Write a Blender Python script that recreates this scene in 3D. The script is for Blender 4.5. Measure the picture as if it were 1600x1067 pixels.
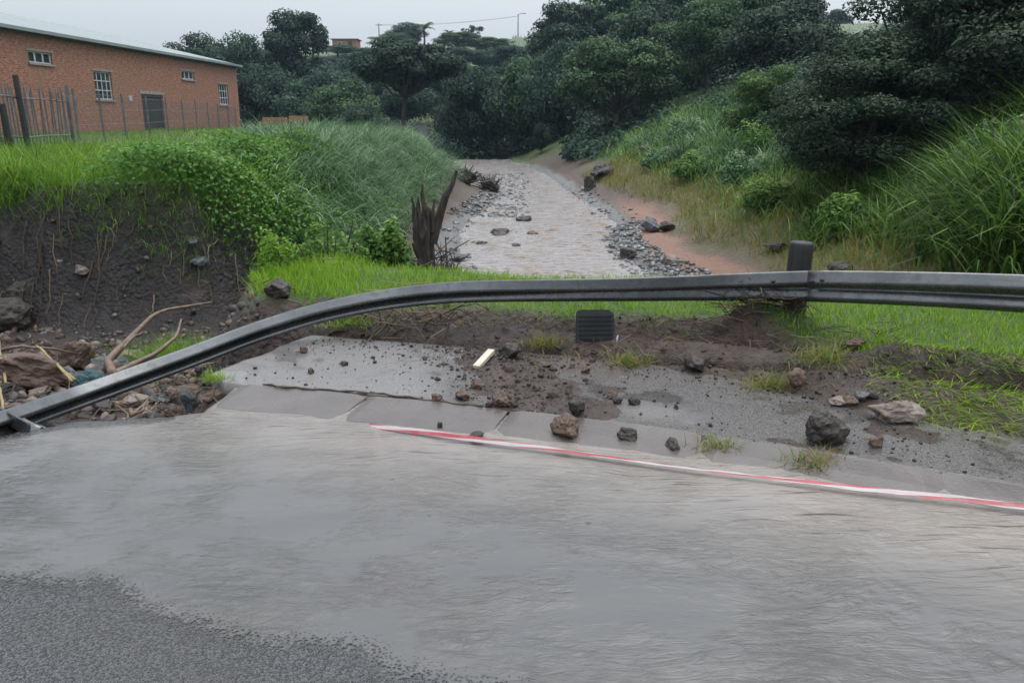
import bpy, math, random
import numpy as np
from mathutils import Vector, Matrix

# ---------------------------------------------------------------- camera, sky, light, exposure
scene = bpy.context.scene
for o in list(bpy.data.objects):
    bpy.data.objects.remove(o)
COL = scene.collection
CAM_Z, PITCH = 1.85, math.radians(15.0)
cam_data = bpy.data.cameras.new("camera")
cam_data.lens, cam_data.sensor_width = 29.25, 36.0
cam_data.clip_start, cam_data.clip_end = 0.05, 2000.0
cam = bpy.data.objects.new("camera", cam_data)
COL.objects.link(cam)
cam.location = (0, 0, CAM_Z)
cam.rotation_euler = (math.pi / 2 - PITCH, 0, 0)
scene.camera = cam

SUN_EL, SUN_AZ = math.radians(68), math.radians(40)
world = bpy.data.worlds.new("World")
scene.world = world
world.use_nodes = True
wn, wl = world.node_tree.nodes, world.node_tree.links
wn.clear()
w_out = wn.new("ShaderNodeOutputWorld")
w_add = wn.new("ShaderNodeAddShader")
w_b1, w_b2 = wn.new("ShaderNodeBackground"), wn.new("ShaderNodeBackground")
w_sky = wn.new("ShaderNodeTexSky")
w_sky.sky_type = 'NISHITA'
w_sky.sun_disc = False
w_sky.sun_elevation = SUN_EL
w_sky.sun_rotation = SUN_AZ
w_sky.air_density, w_sky.dust_density = 1.0, 4.0
w_hsv = wn.new("ShaderNodeHueSaturation")
w_hsv.inputs["Saturation"].default_value = 0.35
wl.new(w_sky.outputs[0], w_hsv.inputs["Color"])
wl.new(w_hsv.outputs[0], w_b1.inputs[0])
w_b1.inputs[1].default_value = 0.05
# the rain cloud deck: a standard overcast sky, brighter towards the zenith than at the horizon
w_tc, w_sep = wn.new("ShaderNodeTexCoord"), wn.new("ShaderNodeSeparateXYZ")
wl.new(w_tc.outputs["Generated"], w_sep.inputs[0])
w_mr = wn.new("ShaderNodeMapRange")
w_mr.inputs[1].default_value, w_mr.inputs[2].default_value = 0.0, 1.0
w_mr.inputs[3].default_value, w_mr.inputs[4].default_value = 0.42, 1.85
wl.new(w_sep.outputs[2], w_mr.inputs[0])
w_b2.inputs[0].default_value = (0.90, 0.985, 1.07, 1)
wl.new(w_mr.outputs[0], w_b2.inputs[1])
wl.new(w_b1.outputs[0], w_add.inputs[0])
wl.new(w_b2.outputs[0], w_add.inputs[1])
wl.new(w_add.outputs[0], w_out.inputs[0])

sun_data = bpy.data.lights.new("sun", 'SUN')
sun_data.energy, sun_data.angle = 1.5, math.radians(50)
sun_data.color = (1.0, 0.97, 0.92)
sun = bpy.data.objects.new("sun", sun_data)
COL.objects.link(sun)
sd = Vector((math.sin(SUN_AZ) * math.cos(SUN_EL), math.cos(SUN_AZ) * math.cos(SUN_EL), math.sin(SUN_EL)))
sun.rotation_euler = sd.to_track_quat('Z', 'Y').to_euler()

scene.view_settings.view_transform = 'Standard'
scene.view_settings.look = 'None'
scene.view_settings.exposure = 0.0
scene.view_settings.gamma = 1.0
scene.view_settings.use_curve_mapping = False
scene.render.engine = 'CYCLES'
scene.cycles.use_denoising = True
scene.cycles.use_adaptive_sampling = True
scene.cycles.adaptive_threshold = 0.02
scene.cycles.max_bounces = 4
scene.cycles.diffuse_bounces = 2
scene.cycles.glossy_bounces = 2
scene.cycles.transmission_bounces = 2
scene.cycles.transparent_max_bounces = 8
scene.cycles.volume_bounces = 0

# ---------------------------------------------------------------- numeric helpers
rng = np.random.default_rng(7)


def _hash(ix, iy, iz, seed):
    h = (ix.astype(np.int64) * 374761393 + iy.astype(np.int64) * 668265263
         + iz.astype(np.int64) * 2147483647 + seed * 1274126177) & 0xFFFFFFFF
    h = ((h ^ (h >> 13)) * 1274126177) & 0xFFFFFFFF
    h = h ^ (h >> 16)
    return h.astype(np.float64) / 4294967295.0


def vnoise(p, seed=0):
    p = np.asarray(p, float)
    i = np.floor(p).astype(np.int64)
    f = p - i
    f = f * f * (3 - 2 * f)
    r = 0
    for dx in (0, 1):
        for dy in (0, 1):
            for dz in (0, 1):
                w = ((f[:, 0] if dx else 1 - f[:, 0]) * (f[:, 1] if dy else 1 - f[:, 1])
                     * (f[:, 2] if dz else 1 - f[:, 2]))
                r = r + w * _hash(i[:, 0] + dx, i[:, 1] + dy, i[:, 2] + dz, seed)
    return r * 2 - 1


def fbm(p, octv=4, seed=0, gain=0.5):
    p = np.asarray(p, float)
    a, s, r = 1.0, 0.0, 0
    for k in range(octv):
        r = r + a * vnoise(p * (2.03 ** k) + 17.3 * k, seed + k)
        s += a
        a *= gain
    return r / s


def n2(x, y, sc, octv=4, seed=0):
    x = np.asarray(x, float).ravel()
    y = np.asarray(y, float).ravel()
    return fbm(np.stack([x * sc, y * sc, np.zeros_like(x) + 0.37], 1), octv, seed)


def sst(x, a=0.0, b=1.0):
    t = np.clip((x - a) / (b - a), 0, 1)
    return t * t * (3 - 2 * t)


def sdist(x, y, poly):
    """signed distance to a closed polygon, positive inside"""
    P = np.asarray(poly, float)
    Q = np.roll(P, -1, 0)
    d = np.full(x.shape, 1e18)
    ins = np.zeros(x.shape, bool)
    for (ax, ay), (bx, by) in zip(P, Q):
        ex, ey = bx - ax, by - ay
        t = np.clip(((x - ax) * ex + (y - ay) * ey) / (ex * ex + ey * ey + 1e-12), 0, 1)
        d = np.minimum(d, (x - ax - t * ex) ** 2 + (y - ay - t * ey) ** 2)
        c = ((ay > y) != (by > y)) & (x < (bx - ax) * (y - ay) / (by - ay + 1e-18) + ax)
        ins ^= c
    d = np.sqrt(d)
    return np.where(ins, d, -d)


# ---------------------------------------------------------------- mesh helpers
def mk(name, V, F, mat=None, parent=None, attrs=None, smooth=False):
    V = np.asarray(V, np.float32)
    me = bpy.data.meshes.new(name)
    if isinstance(F, np.ndarray):
        k = F.shape[1]
        me.vertices.add(len(V))
        me.vertices.foreach_set("co", V.ravel())
        me.loops.add(F.size)
        me.loops.foreach_set("vertex_index", F.astype(np.int32).ravel())
        me.polygons.add(len(F))
        me.polygons.foreach_set("loop_start", np.arange(0, F.size, k, dtype=np.int32))
        me.polygons.foreach_set("loop_total", np.full(len(F), k, np.int32))
        me.update(calc_edges=True)
        me.validate()
    else:
        me.from_pydata([tuple(v) for v in V], [], [tuple(int(i) for i in f) for f in F])
        me.update()
    for an, av in (attrs or {}).items():
        av = np.asarray(av, np.float32)
        if av.ndim == 1:
            a = me.attributes.new(an, 'FLOAT', 'POINT')
            a.data.foreach_set("value", av)
        else:
            a = me.attributes.new(an, 'FLOAT_COLOR', 'POINT')
            a.data.foreach_set("color", av.ravel())
    if smooth:
        me.polygons.foreach_set("use_smooth", np.ones(len(me.polygons), bool))
    if mat is not None:
        me.materials.append(mat)
    ob = bpy.data.objects.new(name, me)
    COL.objects.link(ob)
    if parent is not None:
        ob.parent = parent
    return ob


def empty(name, loc=(0, 0, 0), rz=0.0, scale=None):
    o = bpy.data.objects.new(name, None)
    COL.objects.link(o)
    o.location = loc
    o.rotation_euler = (0, 0, rz)
    if scale is not None:
        o.scale = scale if hasattr(scale, '__len__') else (scale,) * 3
    o.empty_display_size = 0.1
    return o


def tag(o, label=None, cat=None, group=None, kind=None):
    if label:
        o["label"] = label
    if cat:
        o["category"] = cat
    if group:
        o["group"] = group
    if kind:
        o["kind"] = kind
    return o


def share(name, me, parent=None, loc=(0, 0, 0), rot=(0, 0, 0), scale=(1, 1, 1)):
    o = bpy.data.objects.new(name, me)
    COL.objects.link(o)
    o.location, o.rotation_euler = loc, rot
    o.scale = scale if hasattr(scale, '__len__') else (scale,) * 3
    if parent is not None:
        o.parent = parent
    return o


class Acc:
    """collects pieces of ONE part into one mesh"""

    def __init__(self):
        self.V, self.F, self.A, self.n = [], [], [], 0

    def add(self, V, F, tint=None):
        V = np.asarray(V, float)
        self.V.append(V)
        self.F.extend([tuple(int(i) + self.n for i in f) for f in F])
        self.A.append(np.full(len(V), 0.5) if tint is None else np.broadcast_to(np.asarray(tint, float), (len(V),)))
        self.n += len(V)
        return self

    def box(self, c, s, rot=None, tint=None):
        V = np.array([[x, y, z] for x in (-.5, .5) for y in (-.5, .5) for z in (-.5, .5)]) * np.array(s)
        if rot is not None:
            V = V @ np.array(rot).T
        F = [(0, 1, 3, 2), (4, 6, 7, 5), (0, 4, 5, 1), (2, 3, 7, 6), (0, 2, 6, 4), (1, 5, 7, 3)]
        return self.add(V + np.array(c), F, tint)

    def tube(self, pts, rad, n=8, cap=True, tint=None, rough=0.0, seed=0):
        V, F = tube(pts, rad, n, cap, rough, seed)
        return self.add(V, F, tint)

    def build(self, name, mat, parent=None, smooth=False):
        return mk(name, np.concatenate(self.V), self.F, mat, parent, {"tint": np.concatenate(self.A)}, smooth)


def tube(pts, rad, n=8, cap=True, rough=0.0, seed=0):
    P = np.asarray(pts, float)
    m = len(P)
    R = np.broadcast_to(np.asarray(rad, float), (m,))
    T = np.gradient(P, axis=0)
    T /= np.linalg.norm(T, axis=1)[:, None] + 1e-9
    ref = np.array([0, 0, 1.0]) if abs(T[0, 2]) < 0.9 else np.array([1.0, 0, 0])
    V = []
    u = np.cross(T[0], ref)
    u /= np.linalg.norm(u)
    for i in range(m):
        u = u - T[i] * np.dot(u, T[i])
        u /= np.linalg.norm(u) + 1e-9
        w = np.cross(T[i], u)
        a = np.arange(n) / n * 2 * math.pi
        V.append(P[i] + R[i] * (np.cos(a)[:, None] * u + np.sin(a)[:, None] * w))
    V = np.concatenate(V)
    if rough:
        ctr = np.repeat(P, n, 0)
        nz = fbm(V / (np.max(R) * 1.2) + seed * 3.1, 3, seed)
        V = ctr + (V - ctr) * (1 + rough * nz)[:, None]
    F = [(i * n + j, i * n + (j + 1) % n, (i + 1) * n + (j + 1) % n, (i + 1) * n + j)
         for i in range(m - 1) for j in range(n)]
    if cap:
        F.append(tuple(range(n - 1, -1, -1)))
        F.append(tuple(range((m - 1) * n, m * n)))
    return V, F


def ribbons(root, az, length, width, th0, bend, K=4, twist=None):
    """grass blades: one K-segment tapering ribbon per root"""
    N = len(root)
    length, width, th0, bend = [np.broadcast_to(np.asarray(v, float), (N,)) for v in (length, width, th0, bend)]
    hd = np.stack([np.cos(az), np.sin(az), np.zeros(N)], 1)
    sd_ = np.stack([-np.sin(az), np.cos(az), np.zeros(N)], 1)
    if twist is not None:
        sd_ = sd_ * np.cos(twist)[:, None] + hd * np.sin(twist)[:, None]
    p = root.astype(float).copy()
    V = np.zeros((N, K + 1, 2, 3), np.float32)
    for k in range(K + 1):
        t = k / K
        w = width * (1 - t ** 1.6) * (0.55 + 0.45 * min(1, t * 3)) + 0.03 * width
        V[:, k, 0] = p - sd_ * (w / 2)[:, None]
        V[:, k, 1] = p + sd_ * (w / 2)[:, None]
        th = th0 + bend * (t + 0.5 / K)
        p = p + (hd * np.sin(th)[:, None] + np.array([0, 0, 1.0]) * np.cos(th)[:, None]) * (length / K)[:, None]
    base = (np.arange(N) * (K + 1) * 2)[:, None]
    q = np.concatenate([base + np.array([[2 * k, 2 * k + 1, 2 * k + 3, 2 * k + 2]]) for k in range(K)], 1).reshape(-1, 4)
    return V.reshape(-1, 3), q, (K + 1) * 2


def leaf_quads(pos, nrm, size, aspect=0.55, fold=0.18, r=None):
    """one folded diamond leaf per position, its face along nrm"""
    r = r or rng
    N = len(pos)
    nrm = nrm / (np.linalg.norm(nrm, axis=1)[:, None] + 1e-9)
    t = r.normal(size=(N, 3))
    t[:, 2] -= 0.5
    t -= nrm * np.sum(t * nrm, 1)[:, None]
    t /= np.linalg.norm(t, axis=1)[:, None] + 1e-9
    b = np.cross(nrm, t)
    s = np.broadcast_to(np.asarray(size, float), (N,))[:, None]
    V = np.zeros((N, 4, 3), np.float32)
    V[:, 0] = pos - t * s * .5
    V[:, 1] = pos - b * s * aspect * .5 + nrm * s * fold
    V[:, 2] = pos + t * s * .5
    V[:, 3] = pos + b * s * aspect * .5 + nrm * s * fold
    return V.reshape(-1, 3), np.arange(N * 4).reshape(-1, 4)


def ico(sub):
    t = (1 + 5 ** .5) / 2
    V = [(-1, t, 0), (1, t, 0), (-1, -t, 0), (1, -t, 0), (0, -1, t), (0, 1, t), (0, -1, -t), (0, 1, -t),
         (t, 0, -1), (t, 0, 1), (-t, 0, -1), (-t, 0, 1)]
    F = [(0, 11, 5), (0, 5, 1), (0, 1, 7), (0, 7, 10), (0, 10, 11), (1, 5, 9), (5, 11, 4), (11, 10, 2), (10, 7, 6),
         (7, 1, 8), (3, 9, 4), (3, 4, 2), (3, 2, 6), (3, 6, 8), (3, 8, 9), (4, 9, 5), (2, 4, 11), (6, 2, 10),
         (8, 6, 7), (9, 8, 1)]
    V = [np.array(v, float) / np.linalg.norm(v) for v in V]
    for _ in range(sub):
        cache, G = {}, []

        def mid(a, b):
            k = (min(a, b), max(a, b))
            if k not in cache:
                m = V[a] + V[b]
                V.append(m / np.linalg.norm(m))
                cache[k] = len(V) - 1
            return cache[k]
        for a, b, c in F:
            ab, bc, ca = mid(a, b), mid(b, c), mid(c, a)
            G += [(a, ab, ca), (b, bc, ab), (c, ca, bc), (ab, bc, ca)]
        F = G
    return np.array(V), np.array(F)


ICO = [ico(k) for k in range(5)]


def rock_verts(sub, seed, planes=9, cut=(0.55, 0.95), noise=0.06):
    """an angular broken stone: a sphere cut by random planes, then roughened"""
    r = np.random.default_rng(seed)
    V, F = ICO[sub]
    n = r.normal(size=(planes, 3))
    n /= np.linalg.norm(n, axis=1)[:, None]
    h = r.uniform(cut[0], cut[1], planes)
    dp = V @ n.T
    s = np.where(dp > 1e-3, h[None] / np.maximum(dp, 1e-3), 9.0).min(1)
    s = np.minimum(s, 1.0)
    W = V * s[:, None]
    if noise:
        W = W * (1 + noise * fbm(V * 2.6 + seed, 4, seed))[:, None]
    return W, F


# ---------------------------------------------------------------- material helpers
class NT:
    def __init__(self, name):
        self.m = bpy.data.materials.new(name)
        self.m.use_nodes = True
        self.n, self.l = self.m.node_tree.nodes, self.m.node_tree.links
        self.n.clear()
        self.out = self.n.new("ShaderNodeOutputMaterial")
        self._pos = None

    def _set(self, sock, v):
        if v is None:
            return
        if isinstance(v, bpy.types.NodeSocket):
            self.l.new(v, sock)
        elif hasattr(v, '__len__') and len(v) == 3 and sock.type == 'RGBA':
            sock.default_value = (*v, 1)
        else:
            sock.default_value = v

    def pos(self):
        if self._pos is None:
            self._pos = self.n.new("ShaderNodeNewGeometry").outputs["Position"]
        return self._pos

    def objco(self):
        return self.n.new("ShaderNodeTexCoord").outputs["Object"]

    def attr(self, name, out="Fac"):
        a = self.n.new("ShaderNodeAttribute")
        a.attribute_name = name
        return a.outputs[out]

    def mapping(self, vec, scale=(1, 1, 1), rot=(0, 0, 0), loc=(0, 0, 0)):
        m = self.n.new("ShaderNodeMapping")
        self.l.new(vec, m.inputs[0])
        m.inputs["Scale"].default_value = scale
        m.inputs["Rotation"].default_value = rot
        m.inputs["Location"].default_value = loc
        return m.outputs[0]

    def noise(self, vec, scale, detail=4, rough=0.55, dist=0.0, color=False):
        t = self.n.new("ShaderNodeTexNoise")
        self.l.new(vec, t.inputs["Vector"])
        t.inputs["Scale"].default_value = scale
        t.inputs["Detail"].default_value = detail
        t.inputs["Roughness"].default_value = rough
        t.inputs["Distortion"].default_value = dist
        return t.outputs["Color" if color else "Fac"]

    def voro(self, vec, scale, feature='F1', out="Distance"):
        t = self.n.new("ShaderNodeTexVoronoi")
        t.feature = feature
        self.l.new(vec, t.inputs["Vector"])
        t.inputs["Scale"].default_value = scale
        return t.outputs[out]

    def ramp(self, fac, stops, interp='LINEAR'):
        r = self.n.new("ShaderNodeValToRGB")
        r.color_ramp.interpolation = interp
        e = r.color_ramp.elements
        while len(e) < len(stops):
            e.new(0.5)
        for el, (p, c) in zip(e, stops):
            el.position = p
            el.color = (*c, 1) if hasattr(c, '__len__') else (c, c, c, 1)
        self._set(r.inputs[0], fac)
        return r.outputs[0]

    def mr(self, v, a, b, c=0.0, d=1.0, smooth=False):
        r = self.n.new("ShaderNodeMapRange")
        if smooth:
            r.interpolation_type = 'SMOOTHSTEP'
        self._set(r.inputs[0], v)
        for k, q in enumerate((a, b, c, d)):
            r.inputs[k + 1].default_value = q
        return r.outputs[0]

    def math(self, op, a, b=None, clamp=False):
        m = self.n.new("ShaderNodeMath")
        m.operation = op
        m.use_clamp = clamp
        self._set(m.inputs[0], a)
        self._set(m.inputs[1], b)
        return m.outputs[0]

    def mix(self, f, a, b, blend='MIX'):
        m = self.n.new("ShaderNodeMix")
        m.data_type = 'RGBA'
        m.blend_type = blend
        self._set(m.inputs[0], f)
        self._set(m.inputs[6], a)
        self._set(m.inputs[7], b)
        return m.outputs[2]

    def bump(self, h, strength=0.5, dist=0.02, normal=None):
        b = self.n.new("ShaderNodeBump")
        b.inputs["Strength"].default_value = strength
        b.inputs["Distance"].default_value = dist
        self._set(b.inputs["Height"], h)
        if normal is not None:
            self.l.new(normal, b.inputs["Normal"])
        return b.outputs[0]

    def bsdf(self, color=None, rough=0.6, metal=0.0, spec=0.5, normal=None, ior=None, alpha=None):
        p = self.n.new("ShaderNodeBsdfPrincipled")
        self._set(p.inputs["Base Color"], color)
        self._set(p.inputs["Roughness"], rough)
        self._set(p.inputs["Metallic"], metal)
        self._set(p.inputs["Specular IOR Level"], spec)
        self._set(p.inputs["Normal"], normal)
        self._set(p.inputs["IOR"], ior)
        self._set(p.inputs["Alpha"], alpha)
        return p.outputs[0]

    def mixsh(self, f, a, b):
        m = self.n.new("ShaderNodeMixShader")
        self._set(m.inputs[0], f)
        self.l.new(a, m.inputs[1])
        self.l.new(b, m.inputs[2])
        return m.outputs[0]

    def done(self, sh):
        self.l.new(sh, self.out.inputs[0])
        return self.m


def foliage_mat(name, stops, trans=0.25, rough=0.45, spec=0.35, vary=0.25):
    t = NT(name)
    c = t.ramp(t.attr("tint"), stops)
    oi = t.n.new("ShaderNodeObjectInfo")
    h = t.n.new("ShaderNodeHueSaturation")
    t.l.new(c, h.inputs["Color"])
    t.l.new(t.mr(oi.outputs["Random"], 0, 1, 1 - vary * .6, 1 + vary), h.inputs["Value"])
    t.l.new(t.mr(oi.outputs["Random"], 0, 1, 0.49, 0.51), h.inputs["Hue"])
    col = h.outputs[0]
    p = t.bsdf(col, rough, 0, spec)
    tr = t.n.new("ShaderNodeBsdfTranslucent")
    t.l.new(col, tr.inputs[0])
    return t.done(t.mixsh(trans, p, tr.outputs[0]))


def plain_mat(name, c1, c2, scale=6.0, rough=0.6, metal=0.0, bump=0.2, bdist=0.01, spec=0.5, space="obj"):
    t = NT(name)
    v = t.objco() if space == "obj" else t.pos()
    nz = t.noise(v, scale, 5)
    f = t.mr(nz, 0.3, 0.7)
    c = t.mix(f, c1, c2)
    fine = t.noise(v, scale * 7, 3)
    return t.done(t.bsdf(c, t.mr(fine, 0.2, 0.8, max(0.03, rough - .12), min(1, rough + .12)), metal, spec,
                         t.bump(fine, bump, bdist)))
# ================================================================ THE LAND
KX = [-30, -12, -2.14, -1.42, -0.51, 0.6, 1.45, 2.63, 12, 40]
KY = [9.0, 7.4, 5.66, 5.46, 5.20, 4.85, 4.50, 3.93, -0.6, -14.5]


def yk(x):
    """line where pavement and kerb meet"""
    return np.interp(x, KX, KY)


def kw(x):
    return np.interp(x, [-3, -1, 1, 3], [0.44, 0.43, 0.36, 0.32])


PAVE_W = 1.45
EDGE = [(-40, 2.6), (-6, 4.25), (-3.1, 4.70), (-2.78, 4.92), (-2.38, 4.98), (-2.0, 5.14), (-1.93, 5.62), (-2.2, 5.87),
        (-1.97, 6.67), (-1.78, 6.98), (-2.3, 7.5), (-2.55, 8.3), (-2.0, 9.3)]
PLATFORM = [(-60, -60)] + [(-60, 1.0)] + EDGE + [(-1.1, 9.35), (0.2, 8.7), (2.3, 8.5), (3.2, 8.15), (4.8, 7.7), (9, 6.2),
                                                 (60, -20), (60, -60)]
BANK = [(-120, 9.5), (-12, 11.2), (-7.5, 11.5), (-5.7, 11.15), (-4.5, 11.5), (-3.2, 12.4), (-2.75, 14), (-2.4, 18),
        (-2.3, 24), (-2.0, 30), (-2.3, 40), (-5, 55), (-12, 66), (-40, 75), (-120, 80)]
RL = ([9, 11, 14, 17.5, 24, 28, 32, 36, 42, 48, 60], [-0.5, -0.62, -1.05, -1.2, -1.5, -1.0, -0.5, -0.6, -1.2, -2.4, -6])
RR = ([8, 11, 14.1, 17.5, 20.9, 24.1, 27.6, 33, 40, 47.7, 60], [3.6, 3.5, 3.3, 2.72, 2.45, 3.15, 2.95, 2.6, 2.2, 1.7, 0.0])


def zwater(y):
    return np.interp(y, [8, 20, 60], [-1.24, -1.14, -1.02])


def vlo(x):
    """how far behind the pavement the turf of the verge begins"""
    return np.interp(x, [-3, -1.6, -.9, -.3, .1, .5, 1.0, 1.7, 2.2, 2.8, 3.4, 5], [.3, .3, .5, .75, .65, .55, .85, .95, .62, .22, .10, .08])


def T(x, y, detail=True):
    sh = np.shape(x)
    x = np.asarray(x, float).ravel()
    y = np.asarray(y, float).ravel()
    zw = zwater(y)
    xl, xr = np.interp(y, *RL), np.interp(y, *RR)
    el, er = xl - x, x - xr                       # metres outside the water to the left and to the right
    inriver = np.maximum(el, er) < 0
    # river bed and banks
    z = zw - 0.25 * sst(np.minimum(-el, -er), 0, 0.8)
    gl = zw + 0.05 + 0.17 * np.clip(el, 0, 2.2) + 0.25 * sst(el, 1.0, 2.2)
    flat = np.interp(y, [9, 13, 16, 27, 33], [0.5, 0.9, 1.5, 1.1, 0.6])
    e2 = np.clip(er - flat, 0, None)
    gr = zw + 0.06 + 0.10 * np.clip(er, 0, flat) + 0.44 * np.minimum(e2, 9) + 0.22 * np.clip(e2 - 9, 0, 25)
    gr += 0.35 * sst(er, 0.3, 2.5) * sst(15 - y, 0, 5)
    gr = np.minimum(gr, 9 + 0.01 * e2)
    gr = gr * (1 - sst(y, 75, 150))
    z = np.where(el > 0, gl, np.where(er > 0, gr, z))
    # the scoured pit left of the road and the ledge with the stump
    pit = sst(-0.62 - x, 0, 0.35) * sst(14.5 - y, 0, 2.5)
    pz = -0.42 - 0.6 * sst(y, 5.2, 10.5) + 0.62 * sst(x, -2.6, -1.3) * sst(y, 7.5, 9.0)
    z = z * (1 - pit) + pz * pit
    # left bank with its cut face
    dB = sdist(x, y, BANK)
    top = 0.94 + 0.002 * np.clip(y - 14, 0, 60) - 0.5 * sst(x, -5.0, -3.2)
    top = top + 0.10 * sst(dB, 2, 9)
    wB = np.interp(x, [-6, -4.2, -3], [1.25, 1.6, 2.5])
    prof = sst((dB + 0.34 * n2(x, y, 1.0, 4, 14) * sst(dB, 0, .4)) / wB, -0.02, 1.0)
    z = np.where(dB > 0, z * (1 - prof) + top * prof, z)
    # road and verge platform
    dA = sdist(x, y, PLATFORM)
    s = y - yk(x) - PAVE_W
    lo = vlo(x)
    verge = 0.05 + 0.16 * sst(s + 0.07 * n2(x, y, 2.2, 3, 91), lo - 0.22, lo + 0.06) + 0.06 * sst(-x, 1.0, 2.2)
    verge = verge + 0.20 * np.exp(-((x - 2.02) / .40) ** 2 - ((y - 6.60) / .17) ** 2)
    plat = -0.14 + (verge + 0.14) * sst(s, -0.02, 0.09)
    wA = np.where(s > 0, 0.8, 0.45)
    pa = sst(-dA / wA, 0.0, 1.0)
    z = np.where(dA > 0, plat, np.where(dA > -wA, plat * (1 - pa) + np.minimum(z, plat) * pa, z))
    # hills
    rise = (16.6 + 0.03 * x) * sst(y + 0.10 * x, 74, 176) - 0.02 * np.clip(y - 185, 0, None)
    rise = rise + 1.2 * sst(y, 70, 110) * n2(x, y, 0.035, 3, 5)
    z = z + rise
    if detail:
        far = sst(y, 12, 30)
        amp = 0.05 + 0.12 * far
        amp = np.where(inriver, 0.03, amp)
        nz = n2(x, y, 1.7, 5, 2)
        cut = (sst(dB, 0, .25) * (1 - sst(dB, 0.9, 1.4)) * sst(16 - y, 0, 3))
        rough = n2(x, y, 5.0, 4, 9)
        flatm = np.where((dA > 0) & (s < 0.05), 0.0, 1.0)
        vg = np.where((dA > 0), 0.35, 1.0)
        z = z + flatm * vg * (amp * nz + 0.16 * cut * (np.abs(rough) * 2 - 0.5) + 0.012 * rough)
    return z.reshape(sh)


def terrain_zones(x, y):
    """ground cover weights: dark soil, green sward, orange sand, grey gravel / dry grass, brown mud"""
    dB, dA = sdist(x, y, BANK), sdist(x, y, PLATFORM)
    xl, xr = np.interp(y, *RL), np.interp(y, *RR)
    el, er = xl - x, x - xr
    s = y - yk(x) - PAVE_W
    nz = n2(x, y, 1.1, 4, 21)
    soil = sst(dB + .25 * nz, -1.2, -0.1) * (1 - sst(dB + .3 * nz, .85, 1.25)) * sst(17 - y, 0, 3)
    soil = np.maximum(soil, sst(-dA, 0, .4) * sst(-1.6 - x, 0, .6) * sst(14 - y, 0, 2) * 0.85 * (dB < 1.2))
    green = np.maximum(sst(dB + .3 * nz, .8, 1.3), sst(er + .8 * nz, 1.7, 2.6))
    green = np.maximum(green, sst(y, 50, 62))
    green = np.maximum(green, sst(s + .12 * nz, vlo(x) - .02, vlo(x) + .12) * (dA > -0.15))
    sand = sst(er + .25 * nz, 0.35, 0.7) * (1 - sst(er + .35 * nz, 1.2, 1.7)) * sst(y, 11, 14) * (1 - sst(y, 26, 31))
    sand = np.maximum(sand, 0.8 * sst(el, .3, .8) * (1 - sst(el, 1.5, 2.2)) * sst(nz, -.1, .4) * sst(y, 12, 15) * (1 - sst(y, 26, 30)))
    gravel = (np.maximum(el, er) > -1.0) * (1 - sst(np.maximum(el, er) + .3 * nz, 0.3, 0.6)) * (dB < 0.1) * (dA < -.3) * (y < 60)
    dry = .75 * sst(er + .5 * nz, 1.3, 1.8) * (1 - sst(er + 1.2 * nz, 1.9, 3.2)) * sst(y, 8, 10) * (1 - sst(y, 40, 55))
    mud = np.where((dA > -0.2) & (s < 1.2), 1.0, 0.0) * (1 - green)
    a = np.stack([soil, green, sand, gravel.astype(float)], 1)
    b = np.stack([dry, mud, np.zeros_like(dry), np.ones_like(dry)], 1)
    return a, b


def graded(lo, hi, core_lo, core_hi, step, growth):
    a = list(np.arange(core_lo, core_hi, step))
    v, st = a[-1], step
    while v < hi:
        st *= growth
        v += st
        a.append(v)
    v, st, b = core_lo, step, []
    while v > lo:
        st *= growth
        v -= st
        b.append(v)
    return np.array(b[::-1] + a)


def terrain_mat():
    t = NT("ground_cover")
    p = t.pos()
    z1, z2 = t.n.new("ShaderNodeAttribute"), t.n.new("ShaderNodeAttribute")
    z1.attribute_name, z2.attribute_name = "zone_a", "zone_b"
    s1, s2 = t.n.new("ShaderNodeSeparateColor"), t.n.new("ShaderNodeSeparateColor")
    t.l.new(z1.outputs["Color"], s1.inputs[0])
    t.l.new(z2.outputs["Color"], s2.inputs[0])
    n1, n3, n9 = t.noise(p, 1.3, 6, .6), t.noise(p, 7.0, 6, .65), t.noise(p, 38.0, 4, .6)
    earth = t.mix(t.mr(n3, .3, .7), (.060, .040, .030), (.120, .080, .058))
    soil = t.mix(t.mr(n3, .32, .68), (.012, .010, .0105), (.036, .028, .026))
    soil = t.mix(t.mr(n1, .52, .72), soil, (.050, .036, .030))
    peb = t.voro(p, 16.0)
    soil = t.mix(t.mr(peb, .10, .04), soil, (.16, .15, .14))
    grass = t.mix(t.mr(n3, .3, .7), (.022, .050, .008), (.055, .098, .016))
    grass = t.mix(t.mr(n1, .45, .7), grass, (.080, .105, .025))
    sand = t.mix(t.mr(n3, .3, .7), (.20, .098, .062), (.28, .150, .102))
    gv = t.voro(p, 11.0, out="Color")
    gravel = t.mix(t.mr(n9, .3, .7), (.075, .072, .073), (.20, .19, .185))
    gravel = t.mix(.35, gravel, t.ramp(gv, [(0, .05), (1, .30)]))
    dry = t.mix(t.mr(n9, .3, .7), (.075, .062, .025), (.16, .125, .050))
    mud = t.mix(t.mr(n3, .3, .7), (.030, .019, .015), (.075, .048, .037))
    mud = t.mix(t.mr(n1, .5, .7), mud, (.098, .064, .05))
    c = t.mix(s2.outputs[1], earth, mud)
    c = t.mix(s1.outputs[2], c, sand)
    c = t.mix(z1.outputs["Alpha"], c, gravel)
    c = t.mix(s1.outputs[1], c, grass)
    c = t.mix(s2.outputs[0], c, dry)
    c = t.mix(s1.outputs[0], c, soil)
    h = t.math('ADD', t.math('MULTIPLY', n3, 1.0), t.math('MULTIPLY', n9, .45))
    h = t.math('SUBTRACT', h, t.math('MULTIPLY', peb, .5))
    return t.done(t.bsdf(c, t.mr(n3, .3, .75, .36, .75), 0, .4, t.bump(h, 1.0, .07)))


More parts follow.
